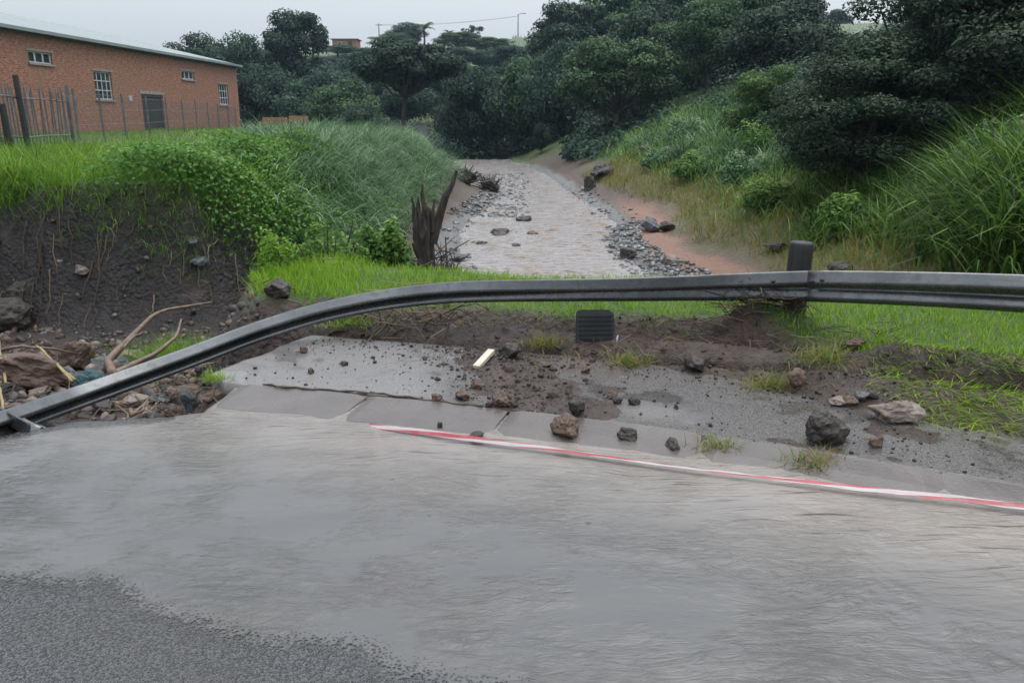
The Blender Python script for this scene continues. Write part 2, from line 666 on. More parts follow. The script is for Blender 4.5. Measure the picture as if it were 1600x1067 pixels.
gx = graded(-330, 330, -9.0, 6.0, 0.082, 1.09)
gy = graded(-45, 430, 4.2, 15.2, 0.082, 1.065)
GX, GY = np.meshgrid(gx, gy)
GZ = T(GX, GY)
nxg, nyg = len(gx), len(gy)
idx = np.arange(nxg * nyg).reshape(nyg, nxg)
quads = np.stack([idx[:-1, :-1], idx[:-1, 1:], idx[1:, 1:], idx[1:, :-1]], -1).reshape(-1, 4)
za, zb = terrain_zones(GX.ravel(), GY.ravel())
ground = mk("ground", np.stack([GX.ravel(), GY.ravel(), GZ.ravel()], 1), quads, terrain_mat(),
            None, {"zone_a": za, "zone_b": zb}, True)
tag(ground, kind="structure")


# ---------------------------------------------------------------- road, flood water, pavement, kerb
def strip_mesh(xs, lo, hi, nv, zf, thick, jag=None, vpow=1.0):
    """sheet between the curves lo(x) and hi(x), closed by a skirt of the given thickness"""
    nu = len(xs)
    vs = np.linspace(0, 1, nv + 1) ** vpow
    X = np.repeat(xs[:, None], nv + 1, 1)
    Y = lo(xs)[:, None] * (1 - vs)[None] + hi(xs)[:, None] * vs[None]
    Z = zf(X.ravel(), Y.ravel()).reshape(X.shape)
    V = np.stack([X, Y, Z], -1).reshape(-1, 3)
    I = np.arange(nu * (nv + 1)).reshape(nu, nv + 1)
    F = np.stack([I[:-1, :-1], I[1:, :-1], I[1:, 1:], I[:-1, 1:]], -1).reshape(-1, 4)
    ring = np.concatenate([I[:, 0], I[-1, 1:], I[::-1, -1][1:], I[0, ::-1][1:-1]])
    W = V[ring].copy()
    W[:, 2] -= thick
    n0 = len(V)
    k = len(ring)
    a = np.arange(k)
    S = np.stack([ring[(a + 1) % k], ring[a], n0 + a, n0 + (a + 1) % k], 1)
    return np.concatenate([V, W]), np.concatenate([F, S])


EX, EY = [e[0] for e in EDGE[:6]], [e[1] for e in EDGE[:6]]
DRY_CURVE = [(-9, 3.0), (-2.13, 3.10), (-1.68, 3.05), (-1.08, 2.76), (-.54, 2.58), (-.05, 2.42), (1.2, 2.0), (3, 1.2), (3, -20), (-9, -20)]


def road_top(x):
    """far edge of the carriageway: the kerb, and the broken edge over the pit on the left"""
    k = yk(x) - kw(x)
    e = np.interp(x, EX, EY) + 0.05 * n2(x, x * 0 + 3.3, 3.0, 3, 4) + 0.03 * n2(x, x * 0 + 9.3, 11.0, 2, 8)
    return np.where(x < -1.98, np.minimum(e, 9), k)


def road_z(x, y):
    d = sdist(x, y, DRY_CURVE)
    d = d + .10 * n2(x, y, 3.0, 3, 6)
    return 0.026 * sst(d, -.30, .55) + 0.003 * n2(x, y, 1.5, 2, 3) - 0.05 * sst(yk(x) - kw(x) - y, 0.25, 0) * (x < -1.9)


def asphalt_nodes(t, dark=(.030, .031, .034), light=(.24, .243, .25)):
    p = t.pos()
    g = t.math('MULTIPLY', t.math('ADD', t.voro(p, 120.0), t.voro(p, 63.0)), .5)
    n = t.noise(p, 260.0, 2)
    big = t.noise(p, 1.2, 4)
    h = t.math('ADD', t.mr(g, 0.0, .75, 1.0, 0.0), t.math('MULTIPLY', n, .3))
    c = t.mix(t.mr(h, .2, 1.2), dark, light)
    c = t.mix(t.mr(big, .35, .7, 0, .5), c, (.075, .066, .060))
    return p, h, c


t = NT("wet_asphalt")
p, h, c = asphalt_nodes(t)
ASPHALT = t.done(t.bsdf(c, .18, 0, .5, t.bump(h, 1.0, .012)))

xs = np.concatenate([np.linspace(-40, -9, 30), np.arange(-8.9, 6, .06), np.linspace(6.1, 40, 40)])
V, F = strip_mesh(xs, lambda x: np.full_like(x, -9.0), road_top, 80, road_z, 0.16, vpow=.55)
road = mk("road", V, F, ASPHALT, None, None, True)
tag(road, kind="structure")


def water_z(x, y):
    z = 0.0125 + 0.0022 * n2(x, y, 2.2, 3, 31)
    z += 0.004 * sst(road_top(x) - y, 0.9, 0.1) * (x > -2)
    e = road_top(x) + 0.03
    return z - 0.03 * sst(e - y, .22, 0) * (x < -1.95)


t = NT("flowing_flood_water")
p = t.pos()
# the current runs along the kerb from the right and swings out over the broken edge on the left
warp = t.noise(p, 0.55, 3, .5, 0, True)
wv = t.n.new("ShaderNodeVectorMath")
wv.operation = 'MULTIPLY_ADD'
t.l.new(warp, wv.inputs[0])
wv.inputs[1].default_value = (.7, .7, 0)
t.l.new(p, wv.inputs[2])
wp = wv.outputs[0]
r1 = t.noise(t.mapping(wp, (8, 21, 1), (0, 0, math.radians(-32))), 1.0, 5, .6, .5)
r1 = t.math('SUBTRACT', 1.0, t.math('ABSOLUTE', t.math('MULTIPLY', t.math('SUBTRACT', r1, .5), 3.4)))
r2 = t.noise(t.mapping(wp, (11, 28, 1), (0, 0, math.radians(30))), 1.0, 5, .6, .5)
r2 = t.math('SUBTRACT', 1.0, t.math('ABSOLUTE', t.math('MULTIPLY', t.math('SUBTRACT', r2, .5), 3.4)))
r3 = t.noise(t.mapping(p, (2.2, 6, 1), (0, 0, math.radians(18))), 1.0, 3, .5, .5)
patch = t.mr(t.noise(p, 1.3, 4, .6), .44, .60, 0, 1, True)
patch2 = t.mr(t.noise(t.mapping(p, (1, 1, 1), (0, 0, 0), (7.3, 2.1, 0)), 1.7, 4, .6), .46, .62, 0, 1, True)
hh = t.math('ADD', t.math('MULTIPLY', r1, t.math('ADD', t.math('MULTIPLY', patch, .6), .10)), t.math('MULTIPLY', r2, t.math('ADD', t.math('MULTIPLY', patch2, .42), .06)))
hh = t.math('ADD', hh, t.math('MULTIPLY', r3, 1.0))
# rain drops: small rings
vd = t.voro(p, 3.1)
ring = t.math('MULTIPLY', t.math('SINE', t.math('MULTIPLY', vd, 330.0)), t.mr(vd, .055, .03, 0, 1))
hh = t.math('ADD', hh, t.math('MULTIPLY', ring, .25))
silt_sheen = t.attr("silt_sheen")
stain = t.noise(t.mapping(wp, (1.2, 5, 1), (0, 0, math.radians(20))), 1.0, 4)
col = t.mix(t.mr(stain, .3, .75), (.090, .088, .088), (.112, .107, .104))
col = t.mix(t.math('MULTIPLY', silt_sheen, t.mr(stain, .25, .75, .6, 1.0), True), col, (.250, .216, .190))  # silty water, its colour lightened to carry the shallow sky reflection as well
stk = t.noise(t.mapping(wp, (2.6, 46, 1), (0, 0, math.radians(24))), 1.0, 3, .5, .3)
col = t.mix(t.math('MULTIPLY', t.mr(stk, .60, .68), t.mr(silt_sheen, .15, .75), True), col, (.065, .048, .038))
water_sh = t.bsdf(col, .035, 0, .5, t.bump(hh, 1.0, .0120), 1.45)
g = t.voro(p, 70.0)
grain = t.math('ADD', t.mr(g, 0, .75, 1, 0), t.math('MULTIPLY', t.noise(p, 20, 3), .9))
dep = t.math('SUBTRACT', t.math('MULTIPLY', t.attr("depth"), 170.0), grain)
cov = t.mr(dep, -.75, .2, 0, 1, True)
trn = t.n.new("ShaderNodeBsdfTransparent")
WATER_ROAD = t.done(t.mixsh(cov, trn.outputs[0], water_sh))
xs = np.concatenate([np.linspace(-40, -9, 30), np.arange(-8.9, 6, .05), np.linspace(6.1, 40, 40)])
V, F = strip_mesh(xs, lambda x: np.full_like(x, -9.0),
                  lambda x: np.where(x < -1.98, road_top(x) + .03, yk(x) - 0.03), 110, water_z, 0.0, vpow=.55)
dpt = V[:, 2] - road_z(V[:, 0], V[:, 1])
dpt[V[:, 1] > road_top(V[:, 0]) - .05] = .02
kd = yk(V[:, 0]) - kw(V[:, 0]) - V[:, 1]
silt_sheen = np.clip(sst(-kd, -1.3, .1) * (0.55 + .45 * sst(V[:, 0], -3.2, -.5)) + .35 * sst(V[:, 0], .2, 2.0) * sst(-kd, -2.0, -.2), 0, 1)
flood = mk("flood_water", V, F, WATER_ROAD, None, {"depth": dpt, "silt_sheen": silt_sheen}, True)
tag(flood, kind="structure")

# pavement slab with its broken left end
LEFT_V, LEFT_X = [0, .12, .35, .75, 1.0], [-2.06, -2.22, -2.08, -1.9, -1.74]


def pave_z(x, y):
    return 0.030 + 0.006 * n2(x, y, .9, 3, 12) + 0.0012 * n2(x, y, 9, 2, 13)


nu, nv = 360, 46
us = np.concatenate([np.linspace(0, 1, 300) * 7.5, 7.5 + np.linspace(.02, 1, 60) ** 1.5 * 30])
vs = np.linspace(0, 1, nv + 1)
U, W = np.meshgrid(us, vs, indexing='ij')
xl_ = np.interp(W, LEFT_V, LEFT_X) + 0.05 * n2(W * 5, W * 0 + .5, 1.6, 3, 17).reshape(W.shape)
X = xl_ + U
Y = yk(X) + 0.012 + W * PAVE_W
Z = pave_z(X.ravel(), Y.ravel()).reshape(X.shape)
V = np.stack([X, Y, Z], -1).reshape(-1, 3)
I = np.arange(nu * (nv + 1)).reshape(nu, nv + 1)
F = np.stack([I[:-1, :-1], I[1:, :-1], I[1:, 1:], I[:-1, 1:]], -1).reshape(-1, 4)
ring_ = np.concatenate([I[:, 0], I[-1, 1:], I[::-1, -1][1:], I[0, ::-1][1:-1]])
Wd = V[ring_].copy()
Wd[:, 2] -= .085
a = np.arange(len(ring_))
S = np.stack([ring_[(a + 1) % len(a)], ring_[a], len(V) + a, len(V) + (a + 1) % len(a)], 1)

t = NT("wet_pavement_surfacing")
p = t.pos()
g = t.math('MULTIPLY', t.math('ADD', t.voro(p, 130.0), t.voro(p, 70.0)), .5)
fine = t.noise(p, 300, 2)
big, mid = t.noise(p, 1.05, 4, .6), t.noise(p, 4.2, 5, .6)
hgt = t.math('ADD', t.mr(g, 0, .7, 1, 0), t.math('MULTIPLY', fine, .35))
c = t.mix(t.mr(hgt, .2, 1.2), (.055, .049, .048), (.205, .188, .182))
c = t.mix(t.mr(t.math('ADD', t.attr("pale_sheen"), t.math('MULTIPLY', t.math('SUBTRACT', mid, .5), .8)), .2, .8), c, (.21, .198, .196))  # paler on the left and by the puddle: wet sky sheen put into colour
brown = t.attr("dirt")
bf = t.math('MULTIPLY', t.mr(t.math('ADD', brown, t.math('MULTIPLY', t.math('SUBTRACT', mid, .5), 1.1)), .35, 1.0), .6, True)
c = t.mix(bf, c, (.105, .072, .058))
puddle = t.mr(t.math('ADD', big, t.math('MULTIPLY', mid, .3)), .64, .78, 0, 1, True)
c = t.mix(t.math('MULTIPLY', puddle, .5), c, (.075, .066, .062))
rgh = t.mr(puddle, 0, 1, .13, .03)
b = t.n.new("ShaderNodeBump")
b.inputs["Distance"].default_value = .006
t.l.new(hgt, b.inputs["Height"])
t.l.new(t.mr(puddle, 0, 1, .8, .03), b.inputs["Strength"])
PAVING = t.done(t.bsdf(c, rgh, 0, .5, b.outputs[0], 1.52))
V = np.concatenate([V, Wd])
dirt = sst(V[:, 1] - yk(V[:, 0]), .5, 1.45) * .7 * sst(V[:, 0], -1.3, 0) * (1 - sst(V[:, 0], 2.3, 3.0)) + .55 * np.exp(-((V[:, 0] - .25) / .55) ** 2)
pavement = mk("pavement", V, np.concatenate([F, S]), PAVING, None, {"dirt": dirt, "pale_sheen": sst(-V[:, 0], .0, 1.0) + .6 * np.exp(-((V[:, 0] - .9) / .35) ** 2 - ((V[:, 1] - yk(V[:, 0]) - .35) / .25) ** 2)}, False)
tag(pavement, kind="structure")

# kerb: one stone after the other, each a piece of its own
t = NT("kerb_concrete")
p = t.pos()
n1, n3 = t.noise(p, 3.0, 5), t.noise(p, 60, 4)
c = t.mix(t.mr(n1, .3, .7), (.072, .058, .053), (.115, .094, .085))
c = t.mix(t.mr(n3, .45, .75, 0, .5), c, (.10, .085, .078))
KERB = t.done(t.bsdf(c, t.mr(n1, .3, .7, .10, .32), 0, .5, t.bump(n3, .5, .006)))
kerb = empty("kerb")
tag(kerb, kind="structure")
joints = [-1.90, -0.98, -0.02, 1.13, 2.28, 3.25, 4.2, 5.15, 6.1, 7.05, 8.0]
for ji in range(len(joints) - 1):
    x0, x1 = joints[ji] + .006, joints[ji + 1] - .006
    sk = 0.10                                                     # joints run square to the kerb line
    nu_, rows = 14, [(0.0, .044), (.06, .042), (.6, .030), (.93, .016), (.985, .006), (1.0, -.01), (1.0, -.14)]
    pts = []
    dz = float(rng.uniform(-.004, .004))
    for i in range(nu_ + 1):
        xx = x0 + (x1 - x0) * i / nu_
        for (v, z) in rows:
            xq = xx - sk * v * 1.2 + (.010 * math.sin(i * 7.1 + ji) if i in (0, nu_) else 0) * (v > 0)
            edge = .012 if (i in (0, nu_)) else 0
            pts.append((xq, float(yk(xx) - .004 - v * kw(xx)), z + dz - edge + .003 * math.sin(xx * 9 + v * 4)))
    R_ = len(rows)
    Fk = [(i * R_ + j, i * R_ + j + 1, (i + 1) * R_ + j + 1, (i + 1) * R_ + j) for i in range(nu_) for j in range(R_ - 1)]
    Fk.append(tuple(range(R_)))
    Fk.append(tuple(nu_ * R_ + j for j in range(R_ - 1, -1, -1)))
    mk("kerb_stone", pts, Fk, KERB, kerb)

# ---------------------------------------------------------------- river
ry = np.concatenate([np.arange(8.6, 22, .10), np.arange(22, 40, .2), np.arange(40, 62, .5)])
rv = np.linspace(0, 1, 70)
RYg, RVg = np.meshgrid(ry, rv, indexing='ij')
RXg = (np.interp(RYg, *RL) - 1.3) * (1 - RVg) + (np.interp(RYg, *RR) + .9) * RVg
rx_, ryy = RXg.ravel(), RYg.ravel()
RZg = zwater(ryy) + .035 * fbm(np.stack([rx_ * 2.3, ryy * 1.1, 0 * rx_], 1), 4, 41) + .02 * fbm(np.stack([rx_ * 6, ryy * 3, 0 * rx_], 1), 3, 43)
I = np.arange(rx_.size).reshape(RXg.shape)
F = np.stack([I[:-1, :-1], I[:-1, 1:], I[1:, 1:], I[1:, :-1]], -1).reshape(-1, 4)
t = NT("brown_river_water")
p = t.pos()
a1 = t.noise(t.mapping(p, (2.2, 4.6, 1)), 1.0, 5, .6, .3)
a2 = t.noise(t.mapping(p, (7, 16, 1)), 1.0, 4, .6, .2)
a3 = t.noise(t.mapping(p, (1.4, .8, 1)), 1.0, 4, .6)
hh = t.math('ADD', a1, t.math('MULTIPLY', a2, .4))
col = t.mix(t.mr(a3, .48, .72), (.30, .27, .265), (.28, .22, .17))
foam = t.mr(t.math('ADD', a1, t.math('MULTIPLY', a2, .6)), .92, 1.06)
col = t.mix(t.math('MULTIPLY', foam, .6), col, (.55, .53, .52))
dsh = t.noise(t.mapping(p, (3.2, 9, 1)), 1.0, 4, .6, .2)
col = t.mix(t.mr(t.math('ADD', dsh, t.math('MULTIPLY', a3, .25)), .70, .76), col, (.15, .105, .07))
RIVER = t.done(t.bsdf(col, .05, 0, .5, t.bump(hh, 1.0, .08), 1.36))
river = mk("river", np.stack([rx_, ryy, RZg], 1), F, RIVER, None, None, True)
tag(river, kind="structure")
# ================================================================ BUILDINGS AND FAR STRUCTURES
def brick_mat(name, c1, c2, mortar, scale=1.0):
    t = NT(name)
    o = t.objco()
    sep, com = t.n.new("ShaderNodeSeparateXYZ"), t.n.new("ShaderNodeCombineXYZ")
    t.l.new(o, sep.inputs[0])
    t.l.new(t.math('ADD', sep.outputs[0], sep.outputs[1]), com.inputs[0])
    t.l.new(sep.outputs[2], com.inputs[1])
    b = t.n.new("ShaderNodeTexBrick")
    t.l.new(com.outputs[0], b.inputs["Vector"])
    b.inputs["Scale"].default_value = scale
    b.inputs["Brick Width"].default_value = .235
    b.inputs["Row Height"].default_value = .085
    b.inputs["Mortar Size"].default_value = .009
    b.inputs["Color1"].default_value = (*c1, 1)
    b.inputs["Color2"].default_value = (*c2, 1)
    b.inputs["Mortar"].default_value = (*mortar, 1)
    b.inputs["Bias"].default_value = -.1
    big = t.noise(o, .45, 5, .6)
    v = t.noise(t.mapping(o, (4.2, 4.2, 11.8)), 1.0, 2)
    c = t.mix(t.mr(v, .35, .65, 0, .75), b.outputs[0], tuple(.55 * k for k in c1))
    c = t.mix(t.mr(big, .42, .72, 0, .6), c, (.24, .145, .095))
    return t.done(t.bsdf(c, .75, 0, .3, t.bump(b.outputs["Fac"], -.4, .01)))


BRICK = brick_mat("red_face_brick", (.30, .105, .060), (.46, .205, .120), (.40, .32, .25))
BRICK2 = brick_mat("orange_brick", (.42, .17, .09), (.50, .24, .13), (.36, .28, .21))
GREEN_ROOF = plain_mat("green_grey_roof_sheet", (.17, .20, .20), (.24, .27, .265), 1.0, .45)
FASCIA = plain_mat("dark_fascia_board", (.05, .055, .05), (.09, .09, .085), 3.0, .6)
FRAME = plain_mat("weathered_white_frame", (.42, .44, .45), (.58, .60, .60), 4.0, .5)
LINTEL = plain_mat("concrete_lintel", (.23, .19, .165), (.31, .27, .24), 4.0, .8)
t = NT("dark_window_glass")
GLASS = t.done(t.bsdf(t.mix(t.mr(t.noise(t.objco(), 1.2, 3), .35, .65), (.02, .026, .032), (.07, .085, .095)), .08, 0, .5))
SHUTTER = plain_mat("brown_roller_shutter", (.022, .016, .02), (.04, .03, .034), 3.0, .45)

bd = math.atan2(.04, 1.0)
shed = empty("brick_warehouse", (-22.1, 70.0, 0.0), -math.pi / 2 - bd)   # local +x runs along the wall towards the camera, +y to the river
tag(shed, "long red brick warehouse with green-grey metal roof, brown shutter door and small windows", "building")
WL, WH, WD = 66.0, 5.9, 24.0
OPEN = [("hopper_window", 8.4, 10.5, 4.45, 5.0), ("hopper_window", 25.9, 27.9, 4.45, 5.0), ("hopper_window", 43.2, 45.2, 4.45, 5.0),
        ("casement_window", 2.15, 4.1, 2.86, 4.38), ("casement_window", 20.15, 22.1, 2.86, 4.38), ("casement_window", 38.0, 39.95, 2.86, 4.38),
        ("roller_door", 13.8, 16.75, 0.3, 3.3)]
# the long wall as a panel with real openings: cells between all opening edges
us_ = sorted(set([0.0, WL] + [v for o in OPEN for v in o[1:3]]))
zs_ = sorted(set([0.2, WH] + [v for o in OPEN for v in o[3:5]]))
wa = Acc()
for i in range(len(us_) - 1):
    for j in range(len(zs_) - 1):
        um, zm = (us_[i] + us_[i + 1]) / 2, (zs_[j] + zs_[j + 1]) / 2
        if any(o[1] < um < o[2] and o[3] < zm < o[4] for o in OPEN):
            continue
        u0, u1, z0, z1 = us_[i], us_[i + 1], zs_[j], zs_[j + 1]
        wa.add([(u0, 0, z0), (u1, 0, z0), (u1, 0, z1), (u0, 0, z1)], [(0, 3, 2, 1)])
for (_, u0, u1, z0, z1) in OPEN:                                            # reveals
    wa.add([(u0, 0, z0), (u0, 0, z1), (u0, -.22, z1), (u0, -.22, z0)], [(0, 1, 2, 3)])
    wa.add([(u1, 0, z0), (u1, 0, z1), (u1, -.22, z1), (u1, -.22, z0)], [(3, 2, 1, 0)])
    wa.add([(u0, 0, z1), (u1, 0, z1), (u1, -.22, z1), (u0, -.22, z1)], [(3, 2, 1, 0)])
    wa.add([(u0, 0, z0), (u1, 0, z0), (u1, -.22, z0), (u0, -.22, z0)], [(0, 1, 2, 3)])
# end walls and back wall
RG = 8.6
wa.add([(0, 0, .2), (0, 0, WH), (0, -WD / 2, RG), (0, -WD, WH), (0, -WD, .2)], [(0, 1, 2, 3, 4)])
wa.add([(WL, 0, .2), (WL, 0, WH), (WL, -WD / 2, RG), (WL, -WD, WH), (WL, -WD, .2)], [(4, 3, 2, 1, 0)])
wa.add([(0, -WD, .2), (WL, -WD, .2), (WL, -WD, WH), (0, -WD, WH)], [(0, 1, 2, 3)])
wa.build("wall", BRICK, shed)
ra = Acc()
NR = 220
for sgn in (0, 1):
    Vr, Fr = [], []
    for i in range(NR + 1):
        u = -.25 + (WL + .5) * i / NR
        cz = .035 if i % 2 else 0.0
        y0, y1 = (.35, -WD / 2) if sgn == 0 else (-WD - .35, -WD / 2)
        Vr += [(u, y0, WH + .02 + cz), (u, y1, RG + .12 + cz)]
    Fr = [(2 * i, 2 * i + 1, 2 * i + 3, 2 * i + 2) for i in range(NR)]
    ra.add(Vr, Fr)
roof = ra.build("roof", GREEN_ROOF, shed)
ga = Acc().box((WL / 2, .40, WH - .02), (WL + .5, .14, .16))
ga.build("gutter", GREEN_ROOF, roof)
fa = Acc().box((WL / 2, .16, WH - .13), (WL + .3, .30, .05))
fa.build("fascia", FASCIA, roof)
for (nm, u0, u1, z0, z1) in OPEN:
    w, hgt_ = u1 - u0, z1 - z0
    um, zm = (u0 + u1) / 2, (z0 + z1) / 2
    if nm == "roller_door":
        da = Acc()
        ns = 26
        for k in range(ns):
            zc = z0 + hgt_ * (k + .5) / ns
            da.box((um, -.14 + .012 * (k % 2), zc), (w - .1, .03, hgt_ / ns * .96))
        door = da.build("roller_door", SHUTTER, shed)
        fa = Acc()
        fa.box((u0 + .05, -.10, zm), (.1, .10, hgt_)).box((u1 - .05, -.10, zm), (.1, .10, hgt_)).box((um, -.10, z1 - .08), (w - .2, .12, .16))
        fa.build("door_frame", FASCIA, door)
        Acc().box((um, .012, z1 + .10), (w + .4, .03, .2)).build("lintel", LINTEL, door)
        continue
    fr = Acc()
    th = .07
    fr.box((um, -.12, z0 + th / 2), (w, .06, th)).box((um, -.12, z1 - th / 2), (w, .06, th))
    fr.box((u0 + th / 2, -.12, zm), (th, .06, hgt_ - 2 * th)).box((u1 - th / 2, -.12, zm), (th, .06, hgt_ - 2 * th))
    nx_, nz_ = (3, 1) if nm == "hopper_window" else (4, 3)
    for i in range(1, nx_):
        fr.box((u0 + w * i / nx_, -.12, zm), (.05 if nz_ == 3 else .10, .05, hgt_ - 2 * th))
    for j in range(1, nz_):
        fr.box((um, -.118, z0 + hgt_ * j / nz_), (w - 2 * th, .05, .05))
    win = fr.build("window", FRAME, shed)
    for i in range(nx_):
        for j in range(nz_):
            Acc().box((u0 + w * (i + .5) / nx_, -.135, z0 + hgt_ * (j + .5) / nz_),
                      (w / nx_ - .04, .012, hgt_ / nz_ - .04)).build("pane", GLASS, win)
    Acc().box((um, .035, z0 - .05), (w + .2, .11, .10)).build("sill", LINTEL, win)
    Acc().box((um, .010, z1 + .055), (w + .3, .025, .11)).build("lintel", LINTEL, win)
Acc().box((18.2, .02, 3.0), (.35, .04, .28)).build("notice_board", FRAME, shed)


def near_z(x, y):
    return float(T(np.array([x]), np.array([y]))[0])


# brick stacks beyond the bank
for (x, y, w, hh_, lab) in ((-17.9, 65, 1.75, .95, "pale orange brick stack behind the bank grass, nearer the warehouse corner"),
                            (-16.35, 66, 1.35, 1.0, "smaller orange brick stack behind the bank grass, farther from the warehouse")):
    o = empty("brick_stack", (x, y, near_z(x, y) - .05), .1)
    tag(o, lab, "brick stack", "brick stacks beside the warehouse")
    for k in range(4):
        Acc().box((0, 0, .14 + k * hh_ / 4), (w - .04 * (k % 2), .9, hh_ / 4 - .015)).build("brick_course", BRICK2, o)

# huts and poles on the ridge
CON = plain_mat("grey_concrete_wall", (.10, .105, .11), (.16, .165, .17), 1.4, .8)
TIN = plain_mat("rusty_roof_sheet", (.10, .075, .06), (.16, .12, .10), 2.0, .6)


def hut(x, y, w, d, h_, lab, pitched=False):
    zb_ = near_z(x, y)
    o = empty("ridge_hut", (x, y, zb_ - .3))
    tag(o, lab, "hut")
    Acc().box((0, 0, h_ / 2), (w, d, h_)).build("wall", BRICK, o)
    if pitched:
        Acc().add([(-w / 2 - .4, -d / 2 - .3, h_), (w / 2 + .4, -d / 2 - .3, h_), (w / 2 + .4, d / 2 + .3, h_), (-w / 2 - .4, d / 2 + .3, h_),
                   (-w / 2 - .2, 0, h_ + 1.2), (w / 2 + .2, 0, h_ + 1.2)],
                  [(0, 1, 5, 4), (2, 3, 4, 5), (0, 4, 3), (1, 2, 5), (3, 2, 1, 0)]).build("roof", TIN, o)
    else:
        Acc().box((0, 0, h_ + .08), (w + .6, d + .6, .16)).build("roof", TIN, o)
    wn_ = Acc().box((-w * .2, -d / 2 - .01, h_ * .55), (.9, .05, .8)).build("window", FRAME, o)
    Acc().box((-w * .2, -d / 2 - .04, h_ * .55), (.75, .03, .65)).build("pane", GLASS, wn_)
    Acc().box((w * .22, -d / 2 - .01, h_ * .42), (.85, .05, h_ * .8)).build("door", SHUTTER, o)


hut(-32.7, 174, 4.8, 4.0, 1.9, "small flat-roofed brick hut alone on the grassy ridge", False)
hut(-1.5, 186, 6.0, 5.0, 1.6, "low hut with pitched roof just showing over the ridge crest", True)
POLE = plain_mat("grey_pole", (.16, .16, .16), (.24, .24, .23), 2.0, .6)
for (x, y, hh_, lab, arm) in ((-26.5, 176, 4.9, "thin grey utility pole on the ridge beside the brick hut", False),
                              (1.2, 176, 5.3, "thin grey street lamp on the ridge beside the big tree wall", True)):
    o = empty("street_lamp" if arm else "utility_pole", (x, y, near_z(x, y) - .3))
    tag(o, lab, "pole")
    Acc().tube([(0, 0, 0), (0, 0, hh_)], [.13, .09], 8).build("pole", POLE, o)
    if arm:
        a_ = Acc().tube([(0, 0, hh_ - .1), (.5, -.2, hh_ + .1), (1.0, -.4, hh_ + .1)], .05, 6).build("lamp_arm", POLE, o)
        Acc().box((1.25, -.5, hh_ + .09), (.6, .25, .12)).build("lamp_head", POLE, o)
    else:
        Acc().box((0, 0, hh_ - .25), (1.3, .1, .1)).build("cross_arm", POLE, o)
for k, zz in enumerate((4.55, 4.72)):
    za_, zb2 = near_z(-26.5, 176) - .3 + zz, near_z(1.2, 176) - .3 + zz + .3
    pts = [(-26.5 + 27.7 * i / 16 + (k - .5) * .8, 176, za_ + (zb2 - za_) * i / 16 - .5 * math.sin(math.pi * i / 16)) for i in range(17)]
    w_ = Acc().tube(pts, .018, 5).build("power_line", FASCIA)
    tag(w_, ("lower" if k == 0 else "upper") + " thin power line strung along the ridge between the two poles", "cable")

# grey concrete wall end below the umbrella tree
o = empty("concrete_wall", (-7.3, 57.2, near_z(-7.3, 57.2) - .2), .1)
tag(o, "low grey concrete wall panels at the foot of the umbrella-shaped tree", "wall")
for k in range(4):
    Acc().box((-1.2 + .82 * k, 0, .45 + .05 * (k % 2)), (.78, .14, 1.0)).build("panel", CON, o)

# ---------------------------------------------------------------- fence on the left bank
PAL = plain_mat("galvanised_grey_steel", (.10, .11, .12), (.20, .21, .22), 3.0, .5, .6)
DARKP = plain_mat("black_tarred_post", (.012, .012, .013), (.03, .028, .028), 5.0, .6)


def fline(y):
    return -12 - (y - 20) * .2


pf = empty("palisade_fence", (fline(19.0), 19.0, near_z(fline(19.0), 19.0)))
tag(pf, "grey steel palisade fence with pointed pales on the left bank", "fence")
pz0 = near_z(fline(19.0), 19.0)


def bent_pale(parent, x, y, lean):
    zb_ = near_z(x, y) - .05
    p_ = np.array([[-.021, 0, 0], [.021, 0, 0], [.021, 0, 1.5], [.009, 0, 1.62], [0, 0, 1.7], [-.009, 0, 1.62], [-.021, 0, 1.5]])
    p_[:, 0] += p_[:, 2] * lean
    b_ = p_ + np.array([0, .012, 0])
    V_ = np.concatenate([p_, b_]) + np.array([x - parent.location.x, y - parent.location.y, zb_ - parent.location.z])
    F_ = [tuple(range(7)), tuple(range(13, 6, -1))] + [(i, (i + 1) % 7 + 0, (i + 1) % 7 + 7, i + 7) for i in range(7)]
    mk("pale", V_, F_, PAL, parent)


yy = 15.5
while yy < 25.4:
    bent_pale(pf, fline(yy), yy, float(rng.uniform(-.05, .05)))
    yy += .27
for zz in (.35, 1.3):
    Acc().tube([(fline(y_) - pf.location.x + .02, y_ - 19.0, near_z(fline(y_), y_) - pz0 + zz) for y_ in np.linspace(15.4, 25.4, 12)],
               .022, 6).build("rail", PAL, pf)
for y_ in (16.0, 18.2, 25.4):
    zb_ = near_z(fline(y_), y_)
    Acc().box((fline(y_) - pf.location.x + .06, y_ - 19.0, zb_ - pz0 + .85), (.08, .08, 1.8)).build("post", PAL, pf)
